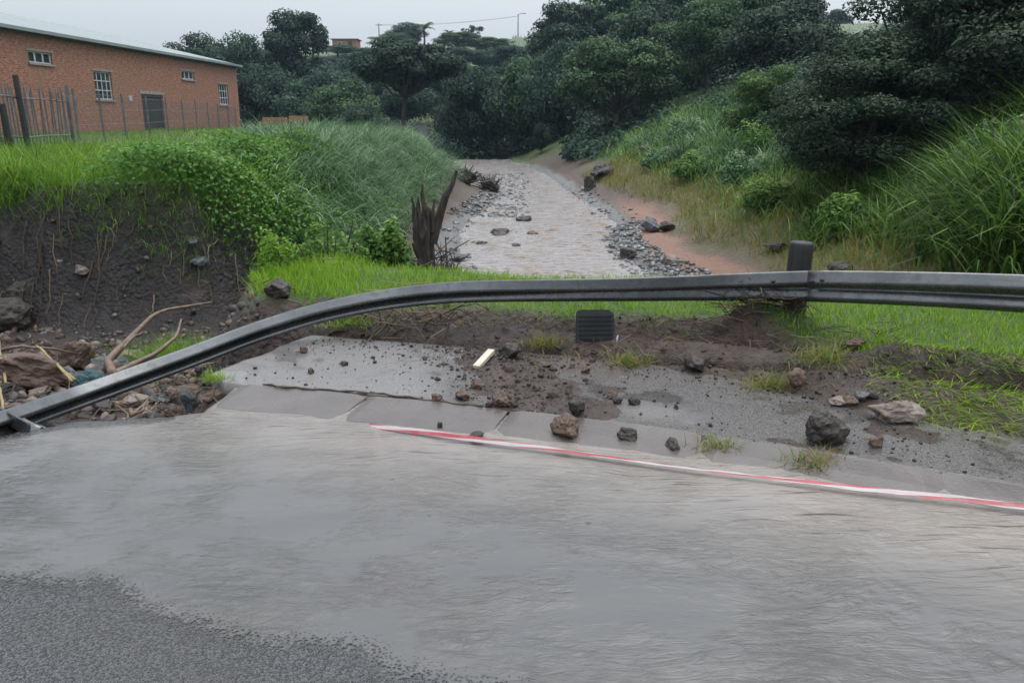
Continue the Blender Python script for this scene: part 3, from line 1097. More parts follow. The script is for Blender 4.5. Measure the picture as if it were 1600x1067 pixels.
# a leaning dark gate post pair in front of it
for (x, y, h_, r_, lean, lab) in ((-12.37, 21.8, 1.85, .075, -.07, "tall black tarred fence post standing before the palisade pales"),
                                  (-12.12, 20.6, 1.12, .085, -.04, "short black tarred post beside the tall one at the palisade")):
    zb_ = near_z(x, y)
    o = Acc().tube([(0, 0, -.2), (lean * .5, 0, h_ / 2), (lean, 0, h_)], [r_, r_ * .95, r_ * .9], 10, True, None, .06).build("fence_post", DARKP)
    o.location = (x + .25, y - .4, zb_)
    tag(o, lab, "post")
mf = empty("wire_mesh_fence", (fline(27.0), 27.0, near_z(fline(27.0), 27.0)))
tag(mf, "thin diamond mesh wire fence on posts running back along the warehouse", "fence")
mz0 = mf.location.z
py_ = [26.2, 29.0, 32.0, 36.0, 40.0, 44.1, 48.2, 52.5, 57.0, 62.0, 66.5]
for y_ in py_:
    Acc().tube([(fline(y_) - mf.location.x, y_ - 27, near_z(fline(y_), y_) - mz0 - .1), (fline(y_) - mf.location.x - .02, y_ - 27, near_z(fline(y_), y_) - mz0 + 1.65)],
               .035, 6).build("post", PAL, mf)
for zz in (.1, .6, 1.1, 1.55):
    Acc().tube([(fline(y_) - mf.location.x, y_ - 27, near_z(fline(y_), y_) - mz0 + zz) for y_ in py_], .006, 4).build("strand", PAL, mf)
ma = Acc()
for k in range(330):
    y_ = 26.2 + k * .122
    for sg in (1, -1):
        y2 = min(max(y_ + sg * .9, 26.2), 66.5)
        a1, a2 = np.array([fline(y_), y_, near_z(fline(y_), y_) + .1]), np.array([fline(y2), y2, near_z(fline(y2), y2) + 1.55])
        off = np.array([mf.location.x, mf.location.y, mz0])
        d_ = np.array([.0, .004, .0])
        ma.add([a1 - off - d_, a1 - off + d_, a2 - off + d_, a2 - off - d_], [(0, 1, 2, 3)])
mm = ma.build("wire_mesh", PAL, mf)
mm["kind"] = "stuff"

# ================================================================ GUARDRAIL
t = NT("wet_galvanised_steel")
o_ = t.pos()
n1, n2_, n3_ = t.noise(o_, 2.2, 4), t.noise(o_, 14, 5, .65), t.noise(t.mapping(o_, (3, 3, 40)), 1.0, 4)
c = t.mix(t.mr(n1, .3, .7), (.10, .104, .108), (.165, .17, .175))
c = t.mix(t.mr(n2_, .5, .75, 0, .7), c, (.08, .078, .075))
c = t.mix(t.mr(n3_, .55, .8, 0, .6), c, (.10, .078, .06))
STEEL = t.done(t.bsdf(c, t.mr(n2_, .3, .7, .20, .34), .75, .5, t.bump(n2_, .12, .004)))
BOLT = plain_mat("dark_bolt", (.02, .02, .022), (.05, .05, .05), 20, .5, .5)
WPROF = [(-.156, .004), (-.150, .016), (-.128, .030), (-.108, .070), (-.092, .081), (-.066, .081), (-.050, .070), (-.028, .020), (-.014, .006),
         (.014, .006), (.028, .020), (.050, .070), (.066, .081), (.092, .081), (.108, .070), (.128, .030), (.150, .016), (.156, .004)]


def w_beam(name, path, tilt, parent, n=70, flat=None, wide=None):
    """sweep the W profile along a path; tilt 0 = upright and facing the road, 90 = face up"""
    P_ = np.asarray(path, float)
    s_ = np.concatenate([[0], np.cumsum(np.linalg.norm(np.diff(P_, axis=0), axis=1))])
    q = np.linspace(0, s_[-1], n)
    # smooth interpolation (Catmull-Rom like through cubic convolution)
    Pi = np.stack([np.interp(q, s_, P_[:, k]) for k in range(3)], 1)
    ti = np.interp(q, s_, tilt)
    fl = np.ones(n) if flat is None else np.interp(q, s_, flat)
    wd = np.ones(n) if wide is None else np.interp(q, s_, wide)
    for _ in range(10):
        Pi[1:-1] = .25 * Pi[:-2] + .5 * Pi[1:-1] + .25 * Pi[2:]
        ti[1:-1] = .25 * ti[:-2] + .5 * ti[1:-1] + .25 * ti[2:]
    Tn = np.gradient(Pi, axis=0)
    Tn /= np.linalg.norm(Tn, axis=1)[:, None]
    V_ = []
    for i in range(n):
        nrm0 = np.cross(Tn[i], (0, 0, 1.0))                    # towards the road for a path running to the right
        nrm0 /= np.linalg.norm(nrm0)
        up0 = np.cross(nrm0, Tn[i])
        a_ = math.radians(ti[i])
        nn = nrm0 * math.cos(a_) + up0 * math.sin(a_)
        uu = up0 * math.cos(a_) - nrm0 * math.sin(a_)
        for (sv, dv) in WPROF:
            V_.append(Pi[i] + uu * sv * wd[i] + nn * (dv - .04) * fl[i])
    m_ = len(WPROF)
    F_ = np.array([(i * m_ + j, (i + 1) * m_ + j, (i + 1) * m_ + j + 1, i * m_ + j + 1) for i in range(n - 1) for j in range(m_ - 1)])
    ob = mk(name, np.array(V_) - np.array(parent.location if parent else (0, 0, 0)), F_, STEEL, parent, None, True)
    sm = ob.modifiers.new("thickness", 'SOLIDIFY')
    sm.thickness = .005
    sm.offset = 0
    return ob


RAIL_L = [(-3.273, 4.267, 0.1), (-3.219, 4.556, 0.05), (-3.139, 4.791, 0.02), (-3.098, 5.444, -0.06), (-2.873, 5.935, -0.05), (-2.513, 6.278, 0.03), (-2.109, 6.636, 0.14), (-1.62, 6.842, 0.26),
          (-1.098, 6.982, 0.34), (-0.548, 6.989, 0.4), (0.0, 6.874, 0.435), (0.531, 6.779, 0.46), (1.055, 6.732, 0.475), (1.577, 6.711, 0.49), (2.24, 6.5, 0.543), (2.458, 6.38, 0.567)]
TILT_L = [-18, -18, -18, -18, -18, -18, -19, -21, -24, -30, -38, -45, -46, -43, -34, -32]
WIDE_L = [.52, .54, .56, .57, .58, .58, .58, .59, .62, .68, .76, .86, .95, 1, 1, 1]
RAIL_R = [(2.29, 6.33, 0.577), (2.94, 6.05, 0.614), (3.592, 5.72, 0.645), (4.209, 5.35, 0.676), (6.2, 4.35, .56), (8.2, 3.3, .55)]
TILT_R = [-33, -28, -22, -18, -10, 0]
rail = empty("guardrail", (2.3, 6.6, near_z(2.3, 6.6)))
tag(rail, "bent steel guardrail torn loose, its left half twisted down across the washed-out pit", "guardrail")
w_beam("beam", RAIL_L, TILT_L, rail, 110, None, WIDE_L)
w_beam("beam", RAIL_R, TILT_R, rail, 50)
t = NT("black_timber_post")
g_ = t.noise(t.mapping(t.objco(), (30, 30, 2)), 1.0, 4)
TIMBER = t.done(t.bsdf(t.mix(t.mr(g_, .3, .7), (.010, .010, .011), (.035, .033, .032)), .55, 0, .4, t.bump(g_, .6, .012)))
pa = Acc()
pp = np.array((2.317, 6.7, 0.401))
zb_ = near_z(pp[0], pp[1])
ang = np.linspace(0, 2 * math.pi, 21)[:-1]
prof_ = [(-.3, .094), (.2, .096), (.6, .095), (.80, .095), (.835, .092), (.85, .086)]
Vp = np.concatenate([np.stack([(r_ * (1 + .02 * np.sin(ang * 3 + z_ * 2))) * np.cos(ang), r_ * np.sin(ang), np.full(20, z_)], 1) for z_, r_ in prof_])
Fp = [(i * 20 + j, i * 20 + (j + 1) % 20, (i + 1) * 20 + (j + 1) % 20, (i + 1) * 20 + j) for i in range(5) for j in range(20)] + [tuple(range(100, 120))]
po = mk("post", Vp, Fp, TIMBER, rail, None, True)
po.location = (pp[0] - rail.location.x, pp[1] - rail.location.y, -.30)
po.rotation_euler = (0, .03, 0)
po2 = share("post", po.data, rail, (6.1 - rail.location.x, 4.62 - rail.location.y, .0))
for (bx, by, bdp) in ((1208, 440, 6.40), (1268, 440, 6.27), (1262, 466, 6.27)):
    pass
for q in ((2.048, 6.425, 0.614), (2.28, 6.235, 0.651), (2.257, 6.235, 0.532), (2.344, 6.2, 0.667)):
    b_ = mk("bolt", ICO[2][0] * np.array([.017, .010, .014]), ICO[2][1], BOLT, rail, None, True)
    b_.location = (q[0] - rail.location.x, q[1] - rail.location.y, q[2] - rail.location.z)
# the other torn beam end at the far left
tb = empty("torn_beam", (-3.061, 4.791, 0.02))
tag(tb, "dark curled beam end in the bottom left corner of the pit under the guardrail", "beam")
w_beam("beam", [(-4.713, 6.03, -0.05), (-3.863, 5.423, 0.04), (-3.278, 5.027, 0.03), (-3.04, 4.888, -0.0), (-2.926, 4.833, -0.03)], [-30, -40, -48, -52, -55], tb, 30, None, [.7, .7, .7, .65, .6])

# ================================================================ TAPE
t = NT("red_white_barrier_tape")
u_, v_ = t.attr("along"), t.attr("across")
st = t.math('FRACT', t.math('ADD', t.math('MULTIPLY', u_, 1.0 / .95), t.math('MULTIPLY', v_, -.72)))
f_ = t.mr(st, .47, .53, 0, 1)
c = t.mix(f_, (.34, .028, .045), (.45, .40, .405))
c = t.mix(t.mr(t.noise(t.pos(), 9, 4), .45, .75, 0, .45), c, (.30, .23, .20))
pv = t.bsdf(c, .25, 0, .5)
tr_ = t.n.new("ShaderNodeBsdfTranslucent")
t.l.new(c, tr_.inputs[0])
TAPE = t.done(t.mixsh(.2, pv, tr_.outputs[0]))
tp = [(-0.893, 4.843, 0.0), (-0.782, 4.768, 0.012), (-0.616, 4.689, 0.022), (-0.378, 4.596, 0.03), (0.0, 4.457, 0.034), (0.359, 4.339, 0.036), (0.701, 4.231, 0.036), (1.025, 4.111, 0.036),
      (1.335, 4.005, 0.036), (1.634, 3.911, 0.036), (1.916, 3.812, 0.037), (2.19, 3.726, 0.037), (2.503, 3.623, 0.037), (2.849, 3.508, 0.036), (3.4, 3.33, .034), (4.6, 2.75, .034)]
tp = np.array(tp)
s_ = np.concatenate([[0], np.cumsum(np.linalg.norm(np.diff(tp, axis=0), axis=1))])
q = np.linspace(0, s_[-1], 260)
C_ = np.stack([np.interp(q, s_, tp[:, k]) for k in range(3)], 1)
for _ in range(12):
    C_[1:-1] = .25 * C_[:-2] + .5 * C_[1:-1] + .25 * C_[2:]
C_[:, 1] += .012 * np.sin(q * 2.3) + .006 * np.sin(q * 6.1)
wid = .037 - .014 * sst(C_[:, 0], 1.3, 2.6) + .010 * np.sin(q * 2.3)
Tn = np.gradient(C_, axis=0)
Tn /= np.linalg.norm(Tn, axis=1)[:, None]
sd3 = np.stack([-Tn[:, 1], Tn[:, 0], np.zeros(len(q))], 1)
rows_ = 5
Vt, al, ac = [], [], []
for j in range(rows_):
    w_ = j / (rows_ - 1) - .5
    lift = .004 + .011 * (1 + np.sin(q * 2.1 + 1)) * max(0, w_ + .2) + .004 * np.abs(np.sin(q * 9 + j)) + .012 * (.5 - abs(w_)) * (.6 + .4 * np.sin(q * 1.7))
    Vt.append(C_ + sd3 * (wid * w_)[:, None] + np.stack([0 * q, 0 * q, lift], 1))
    al.append(q)
    ac.append(np.full(len(q), w_ + .5))
n_ = len(q)
Ft = np.array([(j * n_ + i, j * n_ + i + 1, (j + 1) * n_ + i + 1, (j + 1) * n_ + i) for j in range(rows_ - 1) for i in range(n_ - 1)])
tape = mk("barrier_tape", np.concatenate(Vt), Ft, TAPE, None, {"along": np.concatenate(al), "across": np.concatenate(ac)}, True)
tag(tape, "red and white plastic barrier tape lying along the kerb in the water", "barrier tape")

# ================================================================ MUD, STONES AND WASHED-UP THINGS
t = NT("wet_brown_mud")
p = t.pos()
m1, m2, m3 = t.noise(p, 5, 5, .6), t.noise(p, 26, 5, .65), t.noise(p, 110, 3)
c = t.mix(t.mr(m2, .3, .7), (.024, .016, .013), (.072, .047, .036))
c = t.mix(t.mr(m1, .5, .7, 0, .8), c, (.095, .063, .049))
hm = t.math('ADD', m2, t.math('MULTIPLY', m3, .3))
MUD = t.done(t.bsdf(c, t.mr(m1, .3, .7, .22, .6), 0, .45, t.bump(hm, 1.0, .03)))
st_ = .022
mx, my = np.arange(-1.75, 6.0, st_), np.arange(2.6, 7.35, st_)
MX, MY = np.meshgrid(mx, my)
fx, fy = MX.ravel(), MY.ravel()
sv = fy - yk(fx)
nA, nB = n2(fx, fy, 1.6, 5, 61), n2(fx, fy, 9.0, 4, 62)
# a band washed down from the verge, wider in the middle and at the right, and a tongue across the pavement
band = np.interp(fx, [-1.6, -1.2, -.8, -.2, .3, 1.0, 1.8, 2.25, 2.7, 3.2, 4.2, 6], [1.50, 1.48, 1.46, 1.46, 1.45, 1.40, 1.26, .95, .86, .90, .95, 1.0])
aa = (sv - band) / .22 + .75 * nA + .3 * nB
tng = 1 - np.hypot((fx - (.10 - .30 * (sv - .6))) / .36, (sv - .80) / .75) + .6 * nA + .5 * nB
tng2 = 1 - np.hypot((fx - .42) / .25, (sv - .25) / .22) + .4 * nA + .2 * nB
sp = .6 - np.hypot((fx - 2.3) / .35, (sv - .62) / .2) + .5 * nA + .7 * nB
sp2 = .5 - np.hypot((fx - 1.75) / .55, (sv - .10) / .09) + .4 * nA + .8 * nB
crk = .9 - np.abs(sv - .035) / .03 + .7 * nA + .8 * nB - 3 * sst(fx, .0, .4)
hm_ = np.maximum.reduce([.012 * crk, .055 * np.clip(aa, -1, 2.2), .040 * tng, .052 * tng2, .03 * sp, .024 * sp2])
hm_ = hm_ + .010 * nB * sst(hm_, 0, .03) + .006 * n2(fx, fy, 26, 2, 63) * sst(hm_, 0, .02)
hm_ = np.minimum(hm_, .13)
MZ = np.where(sv < PAVE_W, pave_z(fx, fy), T(fx, fy)) + hm_
ok = (hm_ > 0).reshape(MX.shape) & (sv.reshape(MX.shape) > .02) & (sv.reshape(MX.shape) < PAVE_W + .30)
I = np.arange(fx.size).reshape(MX.shape)
cell = ok[:-1, :-1] | ok[1:, :-1] | ok[:-1, 1:] | ok[1:, 1:]
F = np.stack([I[:-1, :-1], I[:-1, 1:], I[1:, 1:], I[1:, :-1]], -1)[cell]
used, inv = np.unique(F, return_inverse=True)
mud = mk("mud", np.stack([fx, fy, MZ], 1)[used], inv.reshape(-1, 4), MUD, None, None, True)
tag(mud, "wet brown mud washed off the verge across the pavement", "mud", kind="stuff")


def mud_top(x, y):
    """height of whatever lies on top at a spot near the pavement"""
    i, j = int(round((y - my[0]) / st_)), int(round((x - mx[0]) / st_))
    s0 = y - float(yk(x))
    if s0 < -.02:
        return .012
    zb0 = float(pave_z(np.array([x]), np.array([y]))[0]) if s0 < PAVE_W else near_z(x, y)
    if 0 <= i < len(my) and 0 <= j < len(mx):
        zb0 = max(zb0, float(MZ.reshape(MX.shape)[i, j]) if ok[i, j] else zb0)
    return zb0


def top_z(x, y):
    """mud_top for arrays"""
    s0 = y - yk(x)
    z = np.where(s0 < PAVE_W, pave_z(x, y), T(x, y))
    i = np.clip(np.round((y - my[0]) / st_).astype(int), 0, len(my) - 1)
    j = np.clip(np.round((x - mx[0]) / st_).astype(int), 0, len(mx) - 1)
    return np.where(ok[i, j] & (s0 > 0), np.maximum(z, MZ.reshape(MX.shape)[i, j]), z)


def hit(slope):
    """where a sight line over the pit first meets the ground"""
    yy_ = np.arange(4.0, 60.0, .02)
    x_, z_ = slope[0] * yy_, CAM_Z + slope[1] * yy_
    k_ = int(np.argmax(z_ < T(x_, yy_)))
    return (float(x_[k_]), float(yy_[k_]), float(z_[k_]))


def rock_mat(name, c1, c2, c3):
    t = NT(name)
    o = t.objco()
    a_, b_ = t.noise(o, 2.2, 6, .65), t.noise(o, 14, 4, .6)
    c = t.mix(t.mr(a_, .3, .7), c1, c2)
    c = t.mix(t.mr(b_, .5, .8, 0, .6), c, c3)
    return t.done(t.bsdf(c, t.mr(b_, .3, .7, .38, .75), 0, .4, t.bump(t.math('ADD', a_, t.math('MULTIPLY', b_, .5)), .8, .06)))


R_DARK = rock_mat("dark_wet_rock", (.020, .016, .014), (.052, .041, .034), (.085, .063, .049))
R_BROWN = rock_mat("brown_wet_rock", (.060, .036, .026), (.13, .080, .056), (.17, .115, .085))
R_PALE = rock_mat("pale_wet_rock", (.13, .10, .082), (.25, .20, .165), (.085, .062, .05))
R_GREY = rock_mat("grey_wet_slab", (.045, .048, .052), (.10, .105, .11), (.15, .15, .15))
_seed = [100]


def rock(pos, size, mat, label, cat="rock", group=None, rz=None, tilt=(0, 0), sub=3, sink=.18, seed=None, cut=(.52, .9), name="rock"):
    _seed[0] += 1
    sdv = seed or _seed[0]
    W, F_ = rock_verts(sub, sdv, 9, cut, .26)
    r_ = random.Random(sdv)
    W = W - (W.max(0) + W.min(0)) / 2
    W = W / (W.max(0) - W.min(0))
    M = Matrix.Rotation(r_.uniform(0, 6.28) if rz is None else rz, 3, 'Z') @ Matrix.Rotation(tilt[0], 3, 'X') @ Matrix.Rotation(tilt[1], 3, 'Y')
    W = (W * np.array(size)) @ np.array(M).T
    zmin, zmax = W[:, 2].min(), W[:, 2].max()
    W[:, 2] -= zmin + sink * (zmax - zmin)
    o = mk(name, W, F_, mat)
    for pgn in o.data.polygons:
        pgn.use_smooth = False
    o.location = pos
    tag(o, label, cat, group)
    return o


def prock(p, size, mat, label, **k):
    x, y = p[0], p[1]
    return rock((x, y, mud_top(x, y)), size, mat, label, **k)


G1 = "stones on the pavement"
prock((1.836, 4.555, 0.03), (.27, .22, .24), R_DARK, "large dark earth-caked boulder on the pavement, left of the pale-topped one", group=G1, rz=.5, seed=311)
prock((2.398, 4.91, 0.03), (.30, .22, .17), R_PALE, "large pale-topped boulder at the edge of the grass on the pavement", group=G1, rz=.1, seed=312)
prock((2.091, 4.467, 0.03), (.085, .07, .08), R_BROWN, "small square brown stone in front of the pale-topped boulder", group=G1)
prock((0.326, 4.679, 0.03), (.20, .17, .16), R_BROWN, "big muddy brown stone at the foot of the mud tongue by the puddle", group=G1, seed=322)
prock((0.409, 4.968, 0.03), (.11, .10, .12), R_DARK, "flat-topped dark stone standing behind the big muddy stone by the puddle", group=G1)
prock((0.68, 4.596, 0.03), (.15, .12, .10), R_DARK, "pointed black stone lying in the pavement puddle", group=G1, seed=331)
prock((0.92, 4.467, 0.03), (.12, .08, .075), R_DARK, "black wedge-shaped stone at the kerb, right of the puddle", group=G1)
prock((-0.206, 4.637, 0.03), (.115, .08, .055), R_DARK, "flat black stone lying on the kerb above the tape", group=G1)
prock((-0.444, 4.797, 0.03), (.04, .035, .055), R_DARK, "small black upright stone on the kerb near the tape's end", group=G1)
prock((-0.498, 5.239, 0.03), (.085, .07, .07), R_BROWN, "small brown stone on the crack between pavement and kerb", group=G1)
prock((-0.08, 5.162, 0.03), (.15, .11, .13), R_BROWN, "reddish-brown stone at the left edge of the mud tongue", group=G1, seed=345)
prock((0.0, 5.125, 0.03), (.085, .07, .06), R_DARK, "dark stone touching the right side of the reddish-brown stone", group=G1)
prock((-0.15, 5.112, 0.03), (.05, .045, .05), R_DARK, "tiny dark stone left of the reddish-brown stone", group=G1)
prock((-0.02, 6.242, 0.03), (.18, .15, .14), R_DARK, "dark clod of earth at the top end of the white plank", group=G1, seed=351)
prock((-0.232, 5.524, 0.03), (.10, .08, .075), R_BROWN, "triangular brown stone below the lower end of the white plank", group=G1)
prock((-0.336, 5.317, 0.03), (.13, .09, .07), R_BROWN, "long brown stone on the pavement crack left of the mud tongue", group=G1)
prock((-1.492, 5.887, 0.03), (.065, .05, .05), R_DARK, "lone black stone in the middle of the pale wet pavement", group=G1)
prock((-1.674, 6.444, 0.03), (.07, .06, .075), R_BROWN, "small round brown stone at the back left edge of the pavement", group=G1)
prock((-1.279, 6.085, 0.03), (.055, .05, .045), R_DARK, "small black stone on the pale pavement, behind the lone black one", group=G1)
prock((0.546, 5.903, 0.03), (.075, .065, .06), R_BROWN, "small brown stone below the black ribbed panel", group=G1)
prock((0.243, 6.051, 0.03), (.13, .09, .05), R_BROWN, "low brown clod on the mud between the plank and the black panel", group=G1)
prock((0.669, 5.317, 0.03), (.085, .07, .065), R_BROWN, "left stone of the three in a row right of the mud tongue", group=G1)
prock((0.695, 5.213, 0.03), (.07, .06, .06), R_DARK, "middle stone of the three in a row right of the mud tongue", group=G1)
prock((0.807, 5.2, 0.03), (.085, .075, .065), R_DARK, "right stone of the three in a row, lying apart from the other two", group=G1)
prock((0.381, 5.344, 0.03), (.05, .05, .05), R_DARK, "tiny dark stone above the flat-topped dark stone", group=G1)
prock((1.97, 5.51, 0.03), (.16, .13, .14), R_BROWN, "round brown stone under the yellow grass clump behind the pavement", group=G1)
prock((2.151, 5.188, 0.03), (.16, .12, .05), R_PALE, "flat pale stone in the rubble between the two large boulders", group=G1)
prock((2.217, 5.162, 0.03), (.10, .08, .075), R_BROWN, "orange-brown stone beside the flat pale stone between the boulders", group=G1)
prock((2.298, 5.188, 0.03), (.12, .09, .06), R_GREY, "dark grey stone left of the pale-topped boulder in the rubble", group=G1)
prock((2.529, 5.935, 0.03), (.18, .14, .09), R_BROWN, "low brown stone in the mud behind the two large boulders", group=G1)
prock((1.36, 5.935, 0.03), (.17, .14, .12), R_DARK, "dark clod in the grass litter at the back edge of the pavement", group=G1)
prock((2.361, 5.188, 0.03), (.09, .07, .05), R_DARK, "flat dark stone touching the left foot of the pale-topped boulder", group=G1)
prock((1.133, 4.596, 0.03), (.05, .04, .03), R_DARK, "tiny dark stone beside the kerb grass tuft on the right", group=G1)

# crumbled earth on the bare strip of the verge
cl_V, cl_F, nn_ = [], [], 0
r8 = np.random.default_rng(8)
cx_ = r8.uniform(-1.6, 4.2, 900)
cy_ = yk(cx_) + PAVE_W - .15 + r8.uniform(0, 1, 900) * (np.maximum(.3, vlo(cx_) + .1) + .15)
tx_ = r8.normal(.10, .30, 420)
ts_ = r8.uniform(.12, 1.45, 420)
cx_ = np.concatenate([cx_, tx_ - .25 * (ts_ - .6)])
cy_ = np.concatenate([cy_, yk(tx_) + ts_])
cz_ = top_z(cx_, cy_)
for x, y, zc in zip(cx_, cy_, cz_):
    s0 = .006 + .034 * r8.power(.2)
    W_, F_ = rock_verts(1 if s0 > .025 else 0, int(r8.integers(1, 60)), 8, (.32, .8), 0)
    cl_V.append(W_ * r8.uniform(.6, 1.4, 3) * s0 + np.array([x, y, zc]))
    cl_F.append(F_ + nn_)
    nn_ += len(W_)
clods = mk("earth_clods", np.concatenate(cl_V), np.concatenate(cl_F), MUD)
tag(clods, "crumbled brown earth clods on the bare strip of the verge", "earth", kind="stuff")

# grit too fine to count on the pavement and in the mud
ga_V, ga_F, nn_ = [], [], 0
gr_ = np.random.default_rng(5)
Vi, Fi = ICO[0]
cnt = 0
while cnt < 1700:
    x = gr_.uniform(-2.0, 3.4)
    sv0 = gr_.uniform(.03, 1.5)
    dens = .06 + 1.1 * math.exp(-((x + .05 + .25 * (sv0 - .7)) / .34) ** 2) + .3 * math.exp(-((x - 2.3) / .4) ** 2) + .5 * math.exp(-((sv0 - 1.35) / .3) ** 2) + .10 * (x < -.3)
    if gr_.uniform() > dens * .7:
        continue
    y = float(yk(x)) + sv0
    if x < np.interp(sv0 / PAVE_W, LEFT_V, LEFT_X) + .1:
        continue
    s0 = .005 + .017 * gr_.power(.3) * (0.5 if gr_.uniform() < .6 else 1)
    W = Vi * gr_.uniform(.55, 1.1, (12, 3)) * s0 * np.array([1, 1, .75])
    ga_V.append(W + np.array([x, y, mud_top(x, y) + s0 * .35]))
    ga_F.append(Fi + nn_)
    nn_ += 12
    cnt += 1
grit = mk("grit", np.concatenate(ga_V), np.concatenate(ga_F), R_DARK)
tag(grit, "dark grit and crumbs of earth strewn over the pavement", "grit", kind="stuff")

# black ribbed panel stuck in the mud
BLK = plain_mat("black_rubber", (.006, .007, .009), (.018, .019, .022), 8, .45, 0, .3, .004)
bp = np.array((0.675, 6.515, 0.08))
pan = empty("rubber_panel", (bp[0], bp[1], bp[2] - .02), .06)
tag(pan, "black ribbed rubber panel standing upright in the mud below the rail", "rubber panel")
Vb, Fb = [], []
w_, h_, d_ = .30, .29, .05
out_ = [(-w_ / 2 - .005, 0), (w_ / 2 - .01, 0), (w_ / 2 + .008, h_ * .6), (w_ / 2, h_ * .9), (w_ / 2 - .03, h_ - .004), (-w_ / 2 + .05, h_), (-w_ / 2 + .012, h_ * .97), (-w_ / 2, h_ * .9)]
m_ = len(out_)
for yy_ in (-d_ / 2, d_ / 2):
    Vb += [(a_, yy_ + b_ * .22, b_) for a_, b_ in out_]
Fb = [tuple(range(m_)), tuple(range(2 * m_ - 1, m_ - 1, -1))] + [(i, i + m_, (i + 1) % m_ + m_, (i + 1) % m_) for i in range(m_)]
mk("plate", Vb, Fb, BLK, pan)
for k in range(7):
    zz = .03 + k * .036
    Acc().box((0, -d_ / 2 - .006 + zz * .22, zz), (w_ - .03 - .01 * (k == 6), .014, .016)).build("rib", BLK, pan)
Acc().tube([(.165, -.03, .0), (.17, -.03, .06), (.18, -.02, .10)], .008, 6).build("pale_edge_strip", FRAME, pan)

# white plank
PLANK = plain_mat("bleached_wood", (.42, .35, .27), (.60, .52, .43), 10, .6)
q0, q1 = np.array((-0.268, 5.968, 0.05)), np.array((-0.16, 6.251, 0.1))
dv = q1 - q0
o = empty("plank", tuple(q0))
tag(o, "short bleached wooden plank lying aslant on the muddy pavement", "plank")
L_ = np.linalg.norm(dv)
ax = dv / L_
sx = np.cross(ax, (0, 0, 1.0))
sx /= np.linalg.norm(sx)
R3 = np.stack([sx, ax, np.cross(sx, ax)], 1)
Acc().box(dv / 2, (.055, L_, .028), R3).build("board", PLANK, o)

# ---------------------------------------------------------------- the pit: slabs, boulders, branches
def pit_rock(p, size, mat, label, **k):
    x, y = p[0], p[1]
    return rock((x, y, near_z(x, y)), size, mat, label, group="rubble in the washed-out pit", **k)


def hz(px_pt):
    return px_pt


pit_rock((-4.615, 7.617, -0.55), (.75, .55, .34), R_BROWN, "broad brown rock slab tilted in the left of the pit", tilt=(-.35, .2), rz=.2, seed=401, sink=.05)
pit_rock((-4.949, 9.099, -0.75), (.38, .30, .42), R_BROWN, "jagged reddish rock standing up in the pit behind the yellow reed", tilt=(.2, .3), rz=.4, seed=402, sink=.1)
pit_rock((-4.51, 8.968, -0.75), (.45, .3, .20), R_GREY, "dark grey slab lying right of the jagged reddish rock in the pit", rz=.2, seed=403)
pit_rock((-4.476, 9.466, -0.8), (.38, .30, .22), R_PALE, "pale tan block behind the forked branch in the pit", rz=.6, seed=404)
pit_rock((-7.094, 11.334, -0.95), (.75, .6, .55), R_DARK, "big rounded dark boulder at the foot of the earth bank, left edge", rz=.3, seed=405, cut=(.8, .98))
pit_rock((-3.275, 9.709, -0.62), (.55, .35, .34), R_PALE, "angular tan concrete slab leaning behind the rail, right of the grass tuft", tilt=(.25, .45), rz=-.3, seed=406, sink=.05)
pit_rock((-3.276, 6.89, -0.42), (.26, .18, .12), R_PALE, "pale flat stone below the rail in the middle of the pit", rz=.2, seed=407)
pit_rock((-3.159, 7.053, -0.42), (.30, .20, .10), R_GREY, "thin grey slab touching the rail's underside in the pit", rz=.1, seed=408)
pit_rock((-2.408, 5.9, -0.22), (.15, .10, .19), R_GREY, "dark slate-grey slab standing on edge against the broken road", tilt=(.1, .1), rz=.2, seed=409, sink=.05, cut=(.42, .8))
pit_rock((-2.386, 6.109, -0.22), (.22, .17, .16), R_BROWN, "reddish-brown block under the broken pavement corner beside the slate slab", rz=.5, seed=410)
pit_rock((-2.937, 7.078, -0.38), (.34, .24, .18), R_BROWN, "brown block under the left tip of the pavement", rz=.2, seed=411)
pit_rock((-2.707, 6.235, -0.3), (.24, .2, .18), R_BROWN, "yellowish-brown stone left of the slate slab on edge", seed=412)
pit_rock((-2.852, 5.732, -0.24), (.26, .2, .14), R_BROWN, "reddish stone at the broken road edge, middle of the pit", seed=413)
pit_rock((-3.136, 5.599, -0.25), (.24, .16, .10), R_PALE, "flat tan stone at the broken road edge near the rail's lower end", seed=414)
pit_rock((-2.741, 6.01, -0.3), (.2, .16, .14), R_DARK, "dark stone among sticks at the road edge below the slate slab", seed=415)
pit_rock((-4.432, 7.418, -0.55), (.2, .16, .10), R_PALE, "small pale stone under the broad brown slab in the pit", seed=416)
pit_rock((-3.987, 7.169, -0.5), (.16, .14, .12), R_BROWN, "red-brown stone at the foot of the yellow reed in the pit", seed=417)
pit_rock((-3.389, 6.525, -0.4), (.24, .18, .14), R_DARK, "dark stone just below the rail, left part of the pit", seed=418)
pit_rock((-3.524, 8.823, -0.62), (.30, .22, .14), R_PALE, "pale stone behind the rail near the grass tuft's right foot", seed=419)
pit_rock((-3.903, 9.191, -0.7), (.34, .26, .22), R_BROWN, "brown rock in front of the grass tuft in the pit", seed=420)
pit_rock((-2.65, 7.011, -0.3), (.36, .24, .14), R_BROWN, "long brown slab tucked under the pavement's broken left edge", seed=421)
pit_rock((-2.153, 7.5, -0.2), (.3, .22, .2), R_DARK, "dark rock under the rail at the pavement's back corner", seed=422)
